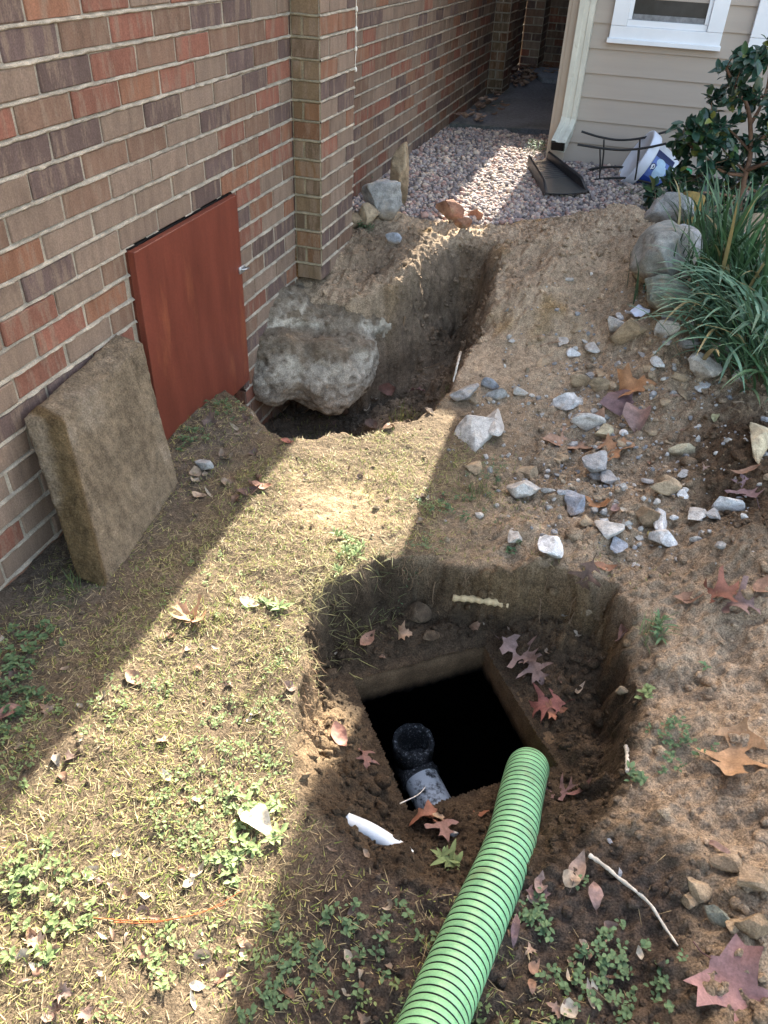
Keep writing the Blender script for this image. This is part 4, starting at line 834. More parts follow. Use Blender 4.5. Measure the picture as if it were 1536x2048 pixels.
# ------------------------------------------------------------------ fallen leaves
def outline(kind):
    if kind == 'oak':
        h = [(.0, .02), (.10, .06), (.20, .26), (.30, .34), (.27, .16), (.36, .09), (.46, .20), (.56, .42), (.66, .50), (.60, .24), (.63, .10), (.74, .14), (.86, .26), (.84, .10), (1.0, .0)]
    elif kind == 'tri':
        h = [(0, .02), (.06, .10), (.02, .42), (.16, .34), (.30, .56), (.36, .30), (.48, .18), (.62, .30), (.66, .14), (.82, .12), (1, 0)]
    elif kind == 'ovate':
        h = [(0, .01), (.08, .10), (.22, .20), (.42, .26), (.62, .22), (.82, .11), (1, 0)]
    elif kind == 'round':
        h = [(0, .02), (.06, .20), (.2, .36), (.42, .44), (.66, .36), (.86, .2), (1, 0)]
    else:
        h = [(0, .01), (.15, .07), (.4, .12), (.7, .10), (1, 0)]
    return h
def leaf_mesh(kind, seed, curl=.25, cup=.3):
    r = np.random.default_rng(seed); h = outline(kind); up = [(a, b*r.uniform(.85, 1.15)) for a, b in h]; dn = [(a+r.normal(0, .012), -b*r.uniform(.8, 1.2)) for a, b in h]
    me = bmesh.new(); pts = up+dn[-2:0:-1]; vs = [me.verts.new((a, b, 0)) for a, b in pts]; f = me.faces.new(vs)
    bmesh.ops.triangulate(me, faces=[f]); 
    for _ in range(2): bmesh.ops.subdivide_edges(me, edges=[e for e in me.edges if e.calc_length() > .09], cuts=1, use_grid_fill=False); bmesh.ops.triangulate(me, faces=me.faces[:])
    V = np.array([v.co[:] for v in me.verts]); F = np.array([[v.index for v in q.verts] for q in me.faces]); me.free()
    x, y = V[:, 0], V[:, 1]; s1, s2 = r.uniform(-1, 1), r.uniform(0, 6)
    V[:, 2] = (curl+.2)*(x-.5)**2*1.5*r.choice([1, 1, -1])+(cup+.25)*np.abs(y)**1.3*r.uniform(.5, 1.3)+.07*np.sin(x*9+s2*2)*(y+.2)+.05*np.sin(x*7+s2)*np.abs(y)*4+.035*fbm(x*5+seed, y*5, oct=2, seed=3)+.12*s1*y*(x-.4)
    V[:, 2] -= np.percentile(V[:, 2], 12)
    if kind in ('oak', 'tri', 'round', 'ovate'):   # petiole
        st = MB(); tube(st, [(-.22, .01, .03), (-.1, 0, .01), (.03, 0, V[np.argmin(x), 2])], .010, 4); V2 = np.concatenate(st.v); off = len(V)
        return V, F, V2, [f_+off for f_ in st.f]
    return V, F, None, None
def leaf(px, py, lpx, ang, kind, col, label, group=None, curl=.25, cup=.3, seed=None, lift=.003, roll=0, pos=None, Lm=None, pitch=0):
    if pos is None: P, t = hit(px, py); L = lpx*t/FPX*1.12
    else: P = pos; L = Lm
    col = np.array(col); col = col*.68+col.mean()*np.array([1.12, .98, .86])*.32; seed = seed or int(abs(px)*3+abs(py)*5) % 9973; V, F, V2, F2 = leaf_mesh(kind, seed, curl, cup)
    n = fbm(V[:, 0]*5, V[:, 1]*5+seed, oct=3, seed=7)[:, None]; vein = np.exp(-(V[:, 1:2]/.022)**2); c = np.array(col)*(1+.30*n)*(1-.25*vein); Vs = [V]; Fs = [F]; Cs = [c]
    V = (V-np.array([.5, 0, 0]))
    if V2 is not None: V = np.vstack([V, V2-np.array([.5, 0, 0])]); c = np.vstack([c, np.tile(np.array(col)*.6, (len(V2), 1))])
    Fl = [F]+([np.concatenate([q for q in F2 if q.shape[1] == 4]), np.concatenate([q for q in F2 if q.shape[1] == 3])] if V2 is not None else [])
    e = .03; gx_ = float(H(P[0]+e, P[1], False)-H(P[0]-e, P[1], False))/(2*e); gy_ = float(H(P[0], P[1]+e, False)-H(P[0], P[1]-e, False))/(2*e)
    nrm = Vector((-gx_, -gy_, 1)).normalized(); q = Vector((0, 0, 1)).rotation_difference(nrm)
    o = mesh_np('leaf', V*L, Fl, M_leaf, col=np.clip(c, .01, .9), smooth=True); o.rotation_mode = 'QUATERNION'
    from mathutils import Euler
    o.rotation_quaternion = q @ Euler((R_(roll), R_(pitch), R_(ang))).to_quaternion(); o.location = (P[0], P[1], float(H(P[0], P[1]))+lift); tag(o, label, 'leaf', group); return o
OR = (.42, .19, .065); BR = (.30, .145, .075); TN = (.42, .29, .18); PK = (.30, .17, .145); PU = (.20, .11, .12); RDb = (.23, .07, .035); PL = (.62, .52, .36); DB = (.13, .07, .045); OR2 = (.40, .16, .035)
for a in [
 (1150,885,120,200,'tri',(.42,.22,.12),'largest orange-brown lobed leaf lying among the stones',.3),
 (1243,905,66,20,'tri',OR,'orange leaf right of the round grey stone',.3),
 (1278,779,72,5,'tri',OR2,'bright orange leaf on the slope above the purple one',.25),
 (1236,808,62,100,'round',PU,'purple-brown leaf with small holes, left of the pink leaf',.25),
 (1280,842,58,80,'round',PK,'pinkish curled leaf below the bright orange leaf',.8),
 (1190,1010,44,150,'tri',OR2,'small orange leaf between the blue stone and the white stone',.3),
 (1230,1020,30,70,'ovate',PK,'small pink-brown leaf beside the small orange leaf',.3),
 (1495,985,66,110,'oak',PU,'dull purple leaf near the right edge',.2),
 (1468,1518,128,255,'oak',(.48,.25,.09),'large deeply lobed tan oak leaf on the right bank',.45),
 (1490,2005,130,320,'tri',(.33,.15,.14),'large pinkish purple leaf at the bottom right corner',.3),
 (1445,1192,88,15,'oak',RDb,'dark red leaf lying on the right sandy bank',.2),
 (1375,1200,50,190,'ovate',BR,'brown leaf at the left of the dark red leaf',.3),
 (1480,1215,80,0,'oak',PK,'faded pink-brown leaf below the dark red leaf',.2),
 (1525,1175,50,60,'ovate',BR,'brown leaf cut by the right edge above the bank',.4),
 (1172,1152,60,260,'oak',DB,'dark leaf hanging over the top rim of the pit',.2),
 (1210,1137,40,10,'ovate',(.28,.11,.045),'rust leaf on the rim right of the dark leaf',.3),
 (382,1236,70,160,'oak',(.48,.24,.10),'curled tan oak leaf standing in the sunny grass',.55),
 (515,1645,84,330,'ovate',PL,'large pale curled leaf in the sunlit rosette',.3),
 (497,985,44,40,'ovate',(.12,.06,.05),'dark purple folded leaf at the edge of the sun',.5),
 (525,975,40,10,'ovate',(.35,.15,.08),'rusty leaf beside the dark purple folded leaf',.4),
 (575,885,26,0,'ovate',(.40,.10,.05),'small red leaf on the near rim of the far hole',.3),
 (500,1210,42,350,'ovate',PL,'narrow pale leaf left of the flat green rosette',.4),
 (400,993,30,0,'ovate',TN,'pale oval leaf in the shaded grass right of the slab',.3),
 (410,950,18,120,'ovate',TN,'tiny tan leaf under the pale stone near the slab',.3),
 (678,1478,56,310,'ovate',(.36,.15,.10),'reddish leaf on the left inner slope of the pit',.4),
 (730,1520,50,300,'oak',(.22,.09,.07),'dark red leaf lower on the left inner slope',.3),
 (1040,1310,80,330,'oak',(.24,.15,.13),'crumpled grey-pink leaf right of the tank opening',.4),
 (1070,1340,70,300,'oak',(.20,.12,.10),'second crumpled leaf overlapping the grey-pink one',.4),
 (1090,1415,70,200,'oak',(.27,.07,.05),'wet red lobed leaf beside the right corner of the opening',.3),
 (1115,1425,36,20,'tri',(.36,.12,.05),'small orange-red leaf touching the wet red leaf',.3),
 (1155,1385,36,70,'narrow',TN,'curled narrow tan leaf on the right pit wall',.8),
 (735,1280,40,70,'ovate',(.33,.15,.08),'brown leaf under the upper left pit rim',.5),
 (812,1270,30,20,'tri',(.42,.24,.12),'small torn tan leaf on the pit ledge',.5),
 (950,1255,30,60,'ovate',(.28,.14,.07),'little brown leaf on the ledge above the opening',.5),
 (848,1645,56,200,'tri',(.30,.10,.045),'rust leaf at the near corner of the opening',.4),
 (885,1660,66,300,'oak',(.25,.12,.10),'brown crumpled leaf just below the opening edge',.4),
 (890,1640,44,0,'ovate',(.42,.26,.13),'tan leaf on top of the brown crumpled leaf',.3),
 (958,1630,36,10,'ovate',(.36,.12,.05),'small orange leaf between opening and hose',.3),
 (1120,1590,70,10,'oak',(.24,.12,.12),'purple-brown leaf right of the hose',.3),
 (1165,1580,60,15,'narrow',(.24,.09,.08),'dark red narrow leaf right of the purple-brown leaf',.3),
 (1155,1740,60,80,'ovate',(.32,.21,.15),'tall pinkish tan leaf at the upper end of the twig',.6),
 (1142,1762,30,60,'round',TN,'small round tan leaf left of the twig',.5),
 (1190,1790,46,100,'ovate',(.30,.17,.14),'pinkish leaf below the twig start',.5),
 (1080,1770,40,90,'ovate',(.28,.18,.15),'greyish leaf beside the hose',.5),
 (1075,1790,40,10,'oak',(.24,.13,.12),'purple-grey leaf under the greyish one beside the hose',.4),
 (1070,1805,30,0,'ovate',(.45,.36,.27),'pale leaf fragment by the hose',.4),
 (1030,1860,54,95,'narrow',(.17,.09,.10),'long purple leaf pressed against the hose',.3),
 (1180,1995,44,110,'narrow',(.42,.35,.27),'pale twisted leaf in the clover at the bottom',.5),
 (1435,1700,50,330,'narrow',(.30,.17,.13),'brown curled leaf on the right bank above the clods',.5),
 (1490,945,50,20,'narrow',BR,'brown sliver leaf in the dark heap',.4),
 (1430,840,24,80,'ovate',(.33,.34,.15),'small green-yellow leaf standing on the dark heap',.6),
 (1298,1070,26,90,'narrow',(.40,.33,.08),'yellow leaf sliver beside the white pointed stone',.4),
 (1245,1270,34,80,'round',(.32,.17,.14),'pink-brown leaf on the right pit rim',.5),
 (270,1362,44,340,'ovate',(.35,.19,.10),'brown leaf crossing the shadow edge at the left',.3),
 (20,1430,50,60,'ovate',(.25,.12,.09),'dull red-brown leaf in the shade at the left edge',.4),
 (835,785,34,10,'oak',(.26,.12,.11),'brown leaf at the bottom of the far hole',.3),
 (775,780,40,30,'ovate',(.28,.11,.07),'reddish leaf beside the footing at the bottom of the far hole',.3)]:
    leaf(*a[:7], curl=a[7], cup=a[7]*.9)
LIT = [((30, 1700), (520, 2040), 46, 'small dry leaves in the sunny grass at the bottom left', 26), ((250, 1250), (580, 1620), 20, 'small pale leaves in the sunny grass left of the pit', 22), ((380, 830), (520, 1010), 22, 'dull dead leaves in the shade below the red door', 26),
       ((560, 800), (860, 860), 16, 'dead leaves on the floor of the far hole', 24), ((540, 1700), (860, 2040), 18, 'small dead leaves on the shaded soil below the pit', 22), ((1000, 1850), (1330, 2040), 20, 'small dead leaves on the soil right of the hose', 26),
       ((600, 930), (900, 1090), 20, 'tiny dry leaves between the two holes', 16), ((20, 1330), (220, 1560), 18, 'dead leaves in the shaded grass at the left', 24), ((650, 1230), (1180, 1400), 22, 'small dead leaves on the ledge around the opening', 22), ((1180, 700), (1520, 1100), 14, 'small leaf scraps among the spoil stones', 18)]
LP = [PL, TN, (.38, .24, .15), BR, (.25, .15, .11), (.33, .17, .09), (.5, .42, .3)]
protos = {}
for (a, b, n_, g, sz) in LIT:
    lab = {'i': 0}
    for i in range(n_):
        px, py = random.uniform(a[0], b[0]), random.uniform(a[1], b[1]); P, t = hit(px, py)
        if opn_d(P[0], P[1]) < .02: continue
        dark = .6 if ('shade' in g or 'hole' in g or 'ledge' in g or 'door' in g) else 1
        key = (i % 14, dark)
        L = sz*random.uniform(.6, 1.35)*t/FPX
        if key not in protos:
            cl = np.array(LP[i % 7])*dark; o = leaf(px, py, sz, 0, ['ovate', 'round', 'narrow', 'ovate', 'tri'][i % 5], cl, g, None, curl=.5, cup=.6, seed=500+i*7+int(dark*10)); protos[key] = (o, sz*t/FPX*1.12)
            q = o
        else:
            q = protos[key][0].copy(); COL.objects.link(q)
        s = L/protos[key][1]; q.scale = (s, s, s); q.rotation_mode = 'XYZ'; q.rotation_euler = (random.gauss(0, .3), random.gauss(0, .3), random.uniform(0, 6.28))
        q.location = (P[0], P[1], float(H(P[0], P[1]))+.003); q['label'] = 'one of the '+g; q['category'] = 'leaf'; q['group'] = g
# leaf litter drifted against the wall at the far end
x = np.concatenate([rng.normal(-1.22, .06, 90), rng.normal(-1.15, .1, 60), rng.normal(-1.24, .05, 40)]); y = np.concatenate([rng.uniform(7.85, 9.1, 90), rng.uniform(8.6, 9.3, 60), rng.uniform(6.1, 7.4, 40)]); x = np.clip(x, -1.34, -.7)
V_, F_, a_, b_ = leaf_mesh('ovate', 3, .5, .6); n = len(x); VV = []
for i in range(n):
    s = rng.uniform(.05, .10); Rm = rz(rng.uniform(0, 6.28))@rx(rng.normal(0, .5)); VV.append((V_*s)@Rm.T+np.array([x[i], y[i], .245+rng.uniform(0, .03)]))
F = np.concatenate([F_+i*len(V_) for i in range(n)]); c = np.repeat(np.array([[.26, .17, .12], [.34, .24, .18], [.18, .11, .08]])[rng.integers(0, 3, n)], len(V_), 0)
tag(mesh_np('leaf_litter', np.concatenate(VV), F, M_leaf, col=c, smooth=True), kind='stuff')

# ------------------------------------------------------------------ twigs, roots, chips
def stick(name, pts, r, m_, label, cat, seg=8, lift=.004, n=30, wob=.002, taper=.5, abs_=False, group=None):
    P = []
    for q in pts:
        if abs_: P.append(np.array(q)); continue
        h_, _ = hit(q[0], q[1]); P.append(h_+np.array([0, 0, lift+(q[2] if len(q) > 2 else 0)]))
    P = smooth_path(P, n); P = P+np.stack([wob*fbm(P[:, 0]*40, P[:, 1]*40, seed=k+3) for k in range(3)], 1)
    mb = MB(); tube(mb, P, r*np.linspace(1, taper, n)*(1+(.2*np.sin(np.arange(n)*1.7) if wob else 0)), seg); o = mb.build(name, m_, smooth=True); tag(o, label, cat, group); return o
M_twig = mat('pale_twig', (.55, .50, .42), nscale=60, namt=.45, bump=.3)
M_ptwig = mat('brown_twig', (.22, .14, .09), nscale=60)
M_pn = mat('pine_needle', (.38, .12, .04), nscale=60)
stick('twig', [(1176,1716,.008), (1195,1735,.016), (1240,1775,.018), (1290,1815,.016), (1325,1862,.010), (1352,1895,.004)], .0042, M_twig, 'long pale bent twig lying on the soil right of the hose', 'twig')
stick('twig', [(905,1198), (950,1202), (990,1208), (1020,1212)], .009, mat('fresh_wood', (.60, .45, .25), nscale=70, namt=.3, bump=.6), 'pale broken root end sticking out of the far pit wall', 'root', lift=.006, taper=1.3)
stick('twig', [(1252,1495), (1255,1515), (1253,1545)], .005, M_twig, 'short white stick on the right pit wall', 'stick', taper=.8)
stick('twig', [(920,715,.02), (914,745,.04), (905,775,.02)], .006, M_twig, 'pale stick leaning at the bottom corner of the far hole', 'stick')
stick('twig', [(1080,694), (1110,686), (1140,688)], .004, M_ptwig, 'dark twig on the slope right of the far hole', 'twig')
stick('pine_needle', [(190,1842), (260,1848), (340,1846), (420,1825), (490,1785)], .0011, M_pn, 'long rust-red pine needle across the sunny grass', 'pine needle', lift=.012)
stick('pine_needle', [(230,1850), (300,1851), (380,1838), (450,1815)], .0010, M_pn, 'second rust-red pine needle beside the long one', 'pine needle', lift=.010)
M_pvc = mat('white_pvc', (.62, .66, .68), nscale=20, namt=.12, rough=.35)
Pa, _ = hit(690, 1632); Pb, _ = hit(800, 1690)
stick('plastic_pipe', [Pa+np.array([-.01, .0, -.018]), (Pa+Pb)/2+np.array([0, 0, -.011]), Pb+np.array([.02, -.0, -.034])], .018, M_pvc, 'white plastic pipe half buried at the near left edge of the pit', 'pipe', seg=20, abs_=True, wob=0, taper=1)
stick('twig', [ondist(800,1607,1.75), ondist(835,1590,1.78), ondist(852,1573,1.8)], .0015, M_twig, 'thin straw sticking out over the tank opening', 'straw', abs_=True, wob=0)
pp_, _ = hit(1272, 634); mb = MB(); g = np.linspace(-1, 1, 14); A, B = np.meshgrid(g, g); L_ = .045; X_ = A*L_+B*.012; Y_ = B*.028*(1+.25*A); Z_ = .012*np.sin(A*3+B*2)+.010*fbm(A*2, B*2, seed=4)+.022
Vp = np.stack([X_, Y_, Z_], -1).reshape(-1, 3)@rz(.35).T+pp_; I = np.arange(13)[:, None]*14+np.arange(13)[None]; mb.add(Vp, np.stack([I, I+1, I+15, I+14], -1).reshape(-1, 4))
tag(mb.build('paper_scrap', mat('white_paper', (.74, .78, .88), nscale=8, namt=.04, bump=0), smooth=True), 'crumpled white paper scrap on the soil below the greenish rock', 'paper')
# hanging fine roots along the pit and trench rims (beyond counting)
mb = MB(); rr = np.random.default_rng(77)
def rootline(P, n_, Lr, off):
    for _ in range(n_):
        i = rr.integers(0, len(P)-1); t = rr.random(); q = P[i]*(1-t)+P[i+1]*t; q = q+rr.normal(0, .012, 2); z = float(H(*(q+(CEN-q)*off)))
        a0 = (CEN-q)/np.linalg.norm(CEN-q); L = rr.uniform(*Lr); z0 = float(base_h(q[0], q[1]))-rr.uniform(.0, .05); s_ = rr.normal(0, .5, 2); pts = []
        for k in range(6):
            u_ = k/5; pts.append([q[0]+a0[0]*L*.35*u_+s_[0]*L*.4*u_*u_+rr.normal(0, .003), q[1]+a0[1]*L*.35*u_+s_[1]*L*.4*u_*u_+rr.normal(0, .003), z0+.008-L*u_*.9])
        tube(mb, smooth_path(pts, 9), np.linspace(.0008, .0003, 9)*rr.uniform(.7, 1.6), 3, cap=False)
CEN = PITP[:, :2].mean(0); PR = PITP[:, :2]
rootline(PR[0:4], 110, (.02, .09), .1); rootline(PR[14:19], 120, (.02, .08), .1); rootline(PR[10:15], 25, (.02, .10), .1)
CEN = TRP[:, :2].mean(0); rootline(TRP[9:15, :2], 90, (.03, .12), .1); rootline(TRP[1:6, :2], 60, (.02, .05), .1)
tag(mb.build('fine_roots', M_root), kind='stuff')
def root(pts, r, label): return stick('root', pts, r, M_root, label, 'root', lift=.008, wob=.006, taper=.3, seg=6)
root([(808,640,.01), (806,670,.02), (812,700,.02), (800,735,.01)], .004, 'pale forked root hanging down the far wall of the far hole')
root([(520,800,.0), (545,815,.03), (575,850,.02), (590,838,.03)], .0028, 'thin orange root under the near left side of the footing')
root([(525,805,.0), (535,830,.02), (550,862,.0)], .0028, 'short root dangling below the footing')
root([(835,752,.02), (860,745,.02), (890,735,.03)], .003, 'thin root crossing the bottom of the far hole')
root([(1060,1180,.0), (1080,1210,.01), (1075,1250,.0)], .0022, 'thin yellow root on the far pit wall right of the pale broken root')
root([(1135,1250,.0), (1150,1230,.01), (1165,1215,.0)], .0020, 'fine forked root on the far pit wall at right')
root([(870,1175,.01), (865,1205,.0), (880,1235,.0)], .0020, 'fine root on the far pit wall left of the pale broken root')
root([(1040,1098,.01), (1062,1125,.01), (1095,1130,.01)], .0018, 'curved root loop hanging under the speckled white stone')
root([(1330,800,.0), (1270,815,.01), (1225,806,.0)], .0022, 'thin straw-coloured root above the bright orange leaf')

# ------------------------------------------------------------------ things by the siding house
M_blk = mat('black_plastic', (.022, .024, .028), nscale=30, rough=.42, bump=.15, bscale=100, spec=.5, var2=((.07, .07, .065), 12, .55, .5))
GZ = .222
sb = MB(); bl_, br_, fr_, fl_ = [zz(*p, GZ) for p in ((1056, 330), (1095, 322), (1176, 388), (1092, 392))]; n = 80; g = np.linspace(0, 1, n)
cross = [(-.03, .0), (-.01, .052), (.0, .056), (.03, .05), (.05, .012)]+[(.05+.9*i/22, .012) for i in range(1, 22)]+[(.95, .012), (.97, .05), (1.0, .056), (1.01, .052), (1.03, .0)]
V = []
for t in g:
    L0 = bl_*(1-t)+fl_*t; R0_ = br_*(1-t)+fr_*t; hk = 1-.75*sm(.80, 1.0, t); bow = (fl_-bl_)*.05*t**4
    for u_, z_ in cross:
        zr = z_*(hk if z_ > .02 else 1)+(.0035*max(0, math.sin(t*2*math.pi*18)) if .08 < u_ < .92 and .06 < t < .62 else 0)
        V.append(L0*(1-u_)+R0_*u_+bow*math.sin(math.pi*min(max(u_, 0), 1))+np.array([0, 0, zr]))
V = np.array(V); m2 = len(cross); i = np.arange(n-1)[:, None]*m2; j = np.arange(m2-1)[None]; sb.add(V, np.stack([i+j, i+j+1, i+m2+j+1, i+m2+j], -1).reshape(-1, 4))
Vb = V.copy(); Vb[:, 2] = GZ-.01+0*Vb[:, 2]; 
o = sb.build('splash_block', M_blk, smooth=False); sld = o.modifiers.new('s', 'SOLIDIFY'); sld.thickness = .004; tag(o, 'black ribbed plastic splash tray lying in the gravel under the downspout', 'splash block')
M_iron = mat('black_iron', (.014, .013, .012), nscale=60, rough=.5, bump=.3, bscale=200, spec=.4)
rk = empty('metal_rack', (-.12, 5.1, .22), 'low black curved iron rack standing in front of the beige siding', 'rack'); mb = MB()
def rod(pts, r_=.0065, nm='rail'):
    m_ = MB(); tube(m_, smooth_path(pts, 30), r_, 8); m_.build(nm, M_iron, rk, smooth=True)
rod([onY(1163,263,5.22), onY(1200,274,5.22), onY(1240,280,5.22), onY(1285,276,5.22), onY(1337,262,5.22)])
rod([onY(1155,289,5.0), onY(1200,296,5.0), onY(1245,300,5.0), onY(1290,296,5.0), onY(1333,287,5.0)])
rod([onY(1155,346,5.22), onY(1185,338,5.22), onY(1215,334,5.22), onY(1250,335,5.22), onY(1300,345,5.22)])
rod([onY(1170,364,5.0), onY(1200,358,5.0), onY(1230,356,5.0), onY(1258,357,5.0), onY(1310,368,5.0)])
for a, b, yy in (((1208, 279), (1204, 335), 5.02), ((1280, 278), (1274, 338), 5.02), ((1200, 298), (1199, 358), 4.86), ((1277, 299), (1270, 360), 4.86)): rod([onY(*a, yy), (onY(*a, yy)+onY(*b, yy))/2+np.array([.003, 0, 0]), onY(*b, yy)], .0045, 'upright')
# tipped white tub
M_tub = mat('white_plastic', (.70, .73, .80), nscale=8, namt=.05, rough=.35, bump=.05)
C0 = onY(1298, 334, 5.14); ax = np.array([-.86, -.16, .46]); ax /= np.linalg.norm(ax); e1_ = np.cross(ax, [0, 0, 1]); e1_ /= np.linalg.norm(e1_); e2_ = np.cross(e1_, ax)
camd = np.array([0, 0, CAMH])-C0; a_cam = math.atan2(camd@e2_, camd@e1_)
def rev(prof, na=48, a0=0, a1=2*math.pi, close=True):
    aa = np.linspace(a0, a1, na, endpoint=not close); V = np.concatenate([C0+ax*h_+r_*(np.cos(aa)[:, None]*e1_+np.sin(aa)[:, None]*e2_) for h_, r_ in prof]); i = np.arange(len(prof)-1)[:, None]*na; j = np.arange(na if close else na-1)[None]
    return V, np.stack([i+j, i+(j+1) % na, i+na+(j+1) % na, i+na+j], -1).reshape(-1, 4)
tub = empty('bucket', tuple(C0), 'white plastic tub with dark blue label tipped on its side against the beige siding', 'bucket')
mb = MB(); mb.add(*rev([(-.115, .001), (-.115, .118), (-.108, .126), (.05, .142), (.05, .142)])); mb.build('tub_body', M_tub, tub, smooth=True)
mb = MB(); mb.add(*rev([(.045, .143), (.045, .158), (.052, .161), (.098, .166), (.104, .163), (.106, .15), (.100, .145), (.100, .001)])); mb.build('lid', M_tub, tub, smooth=True)
M_blue = mat('label_blue', (.02, .05, .26), nscale=20, namt=.1, bump=0, rough=.35); M_blue2 = mat('label_mid_blue', (.10, .16, .42), nscale=20, namt=.2, bump=0, rough=.35); M_navy = mat('label_navy', (.012, .02, .08), nscale=20, namt=.1, bump=0, rough=.35); M_pale = mat('label_pale', (.42, .58, .72), nscale=14, namt=.12, bump=0, rough=.35)
def rad(h_): return .126+(h_+.108)/.158*.016
def band(h0, h1, t0, t1, off): return rev([(h, rad(h)+off) for h in np.linspace(h0, h1, 5)], 24, a_cam+t0, a_cam+t1, False)
lb = MB(); lb.add(*band(-.085, .040, -.80, .80, .0015)); lab = lb.build('label', M_blue2, tub)
for hh, t0, t1, m_, of in ((( -.0848, .0398), .32, .79, M_blue, .0022), ((-.0848, .0398), -.79, -.50, M_navy, .0022)):
    q = MB(); q.add(*band(*hh, t0, t1, of)); part(q.build('label_panel', m_, None), lab)
def blob(hc, tc, rh, rt, m_, of, nm, n_=26, sq=2.0, inner=0):
    a = np.linspace(0, 2*np.pi, n_, endpoint=False); P = []
    for k in ([inner, 1] if inner else [0.001, 1]):
        for q in a:
            h_ = hc+k*rh*np.sign(np.cos(q))*abs(np.cos(q))**(2/sq); t_ = tc+k*rt*np.sign(np.sin(q))*abs(np.sin(q))**(2/sq); P.append(C0+ax*h_+(rad(h_)+of)*(math.cos(a_cam+t_)*e1_+math.sin(a_cam+t_)*e2_))
    j = np.arange(n_); q = MB(); q.add(np.array(P), np.stack([j, (j+1) % n_, n_+(j+1) % n_, n_+j], -1)); part(q.build(nm, m_, None), lab)
blob(-.03, -.04, .036, .30, M_pale, .0030, 'jug_picture', sq=2.8); blob(-.012, -.36, .03, .16, M_pale, .0029, 'scoop_picture')
blob(.022, -.10, .0165, .13, M_navy, .0036, 'emblem'); blob(.022, -.10, .012, .095, M_tub, .0042, 'emblem_mark', inner=.62); blob(.026, -.06, .004, .10, M_tub, .0044, 'emblem_mark')
# green bottle lying behind the shrub
Cb = onY(1367, 352, 4.75); M_gb = mat('green_plastic', (.03, .30, .14), nscale=20, namt=.1, rough=.25, bump=0); bt = empty('bottle', tuple(Cb), 'clear bottle with green top half hidden by the shrub beside the tub', 'bottle')
def lathe(mb, c, d, prof, na=24):
    d = np.asarray(d, float); d /= np.linalg.norm(d); u_ = np.cross(d, [.1, .9, .2]); u_ /= np.linalg.norm(u_); v_ = np.cross(d, u_); aa = np.arange(na)*2*np.pi/na
    V = np.concatenate([c+d*h_+r_*(np.cos(aa)[:, None]*u_+np.sin(aa)[:, None]*v_) for h_, r_ in prof]); i = np.arange(len(prof)-1)[:, None]*na; j = np.arange(na)[None]; mb.add(V, np.stack([i+j, i+(j+1) % na, i+na+(j+1) % na, i+na+j], -1).reshape(-1, 4))
mb = MB(); lathe(mb, Cb, (.1, 0, 1), [(-.005, .001), (-.005, .036), (.035, .036), (.042, .028), (.042, .001)]); mb.build('bottle_top', M_gb, bt, smooth=True)
mb = MB(); lathe(mb, Cb, (.1, 0, 1), [(-.13, .001), (-.13, .034), (-.04, .034), (-.006, .026)]); mb.build('bottle_body', mat('cloudy_plastic', (.45, .5, .5), rough=.25, nscale=10, bump=0), bt, smooth=True)
# waisted yellow-brown clay ornament
Cs = hit(1366, 462)[0]+np.array([0, .03, .03]); mb = MB(); lathe(mb, Cs, (.12, .55, .85), [(-.045, .001), (-.047, .045), (-.03, .052), (.0, .052), (.006, .040), (.014, .031), (.03, .033), (.055, .046), (.09, .052), (.12, .050), (.125, .03), (.125, .001)], 30)
tag(mb.build('spindle_ornament', mat('ochre_clay', (.26, .18, .055), nscale=24, namt=.4, bump=.5, var2=((.10, .09, .04), 20, .55, .7)), smooth=True), 'waisted yellow brown spool-shaped object standing between grey rocks under the shrub', 'ornament')

# ------------------------------------------------------------------ shrub
shr = empty('shrub', tuple(zz(1455, 425, .25)), 'dark glossy broad-leaved shrub with brown stems in front of the beige siding', 'shrub'); rr = np.random.default_rng(5)
YB = 4.3
def bp(px, py, y=YB): return onY(px, py, y)
BR_ = [([(1478,420),(1480,393),(1492,345),(1501,306),(1500,242),(1492,206),(1472,181),(1453,135)], .016, 4.3), ([(1494,340),(1516,332),(1545,322),(1580,300)], .012, 4.2), ([(1486,350),(1450,345),(1418,322),(1390,300),(1376,288)], .009, 4.22),
       ([(1480,395),(1440,388),(1400,385),(1350,396),(1310,403)], .007, 4.1), ([(1500,250),(1520,215),(1535,170),(1540,120)], .009, 4.35), ([(1498,300),(1470,270),(1440,245),(1415,235)], .007, 4.4), ([(1485,370),(1520,385),(1560,380)], .009, 4.35), ([(1501,300),(1530,270),(1560,240)], .009, 4.25), ([(1492,345),(1455,310),(1440,290),(1400,262),(1368,258)], .006, 4.3), ([(1482,400),(1450,410),(1420,415),(1390,425)], .006, 4.1)]
mb = MB(); bpts = []
for pts, r_, yy in BR_:
    P = smooth_path([bp(a, b, YB if k == 0 else YB+(yy-YB)*min(1, k/2)) for k, (a, b) in enumerate(pts)], 26); tube(mb, P, np.linspace(r_, r_*.3, 26), 8); bpts.append(P)
bpts = np.concatenate(bpts)
CL = [(1455,140,22),(1480,158,26),(1500,122,24),(1522,150,28),(1475,215,22),(1500,198,28),(1530,220,30),(1440,200,14),(1430,232,18),(1457,245,24),(1402,243,18),(1412,262,22),(1370,258,20),(1385,285,26),(1440,270,28),(1470,290,30),(1520,280,34),(1358,285,20),(1420,302,28),(1452,320,34),(1402,336,24),(1372,326,14),(1500,335,36),(1532,370,34),(1462,368,34),(1422,380,34),(1385,385,28),(1347,395,30),(1318,400,30),(1300,392,26),(1345,350,18),(1310,415,24),(1335,376,20),(1402,410,28),(1452,420,34),(1502,410,36),(1530,120,28),(1560,180,40),(1570,260,45),(1565,340,45),(1540,420,40)]
LV, LF, LC = [], [], []; tw = MB()
us = np.array([0, .12, .35, .65, .88, 1.]); ws = np.array([.04, .5, .95, .85, .42, .02])
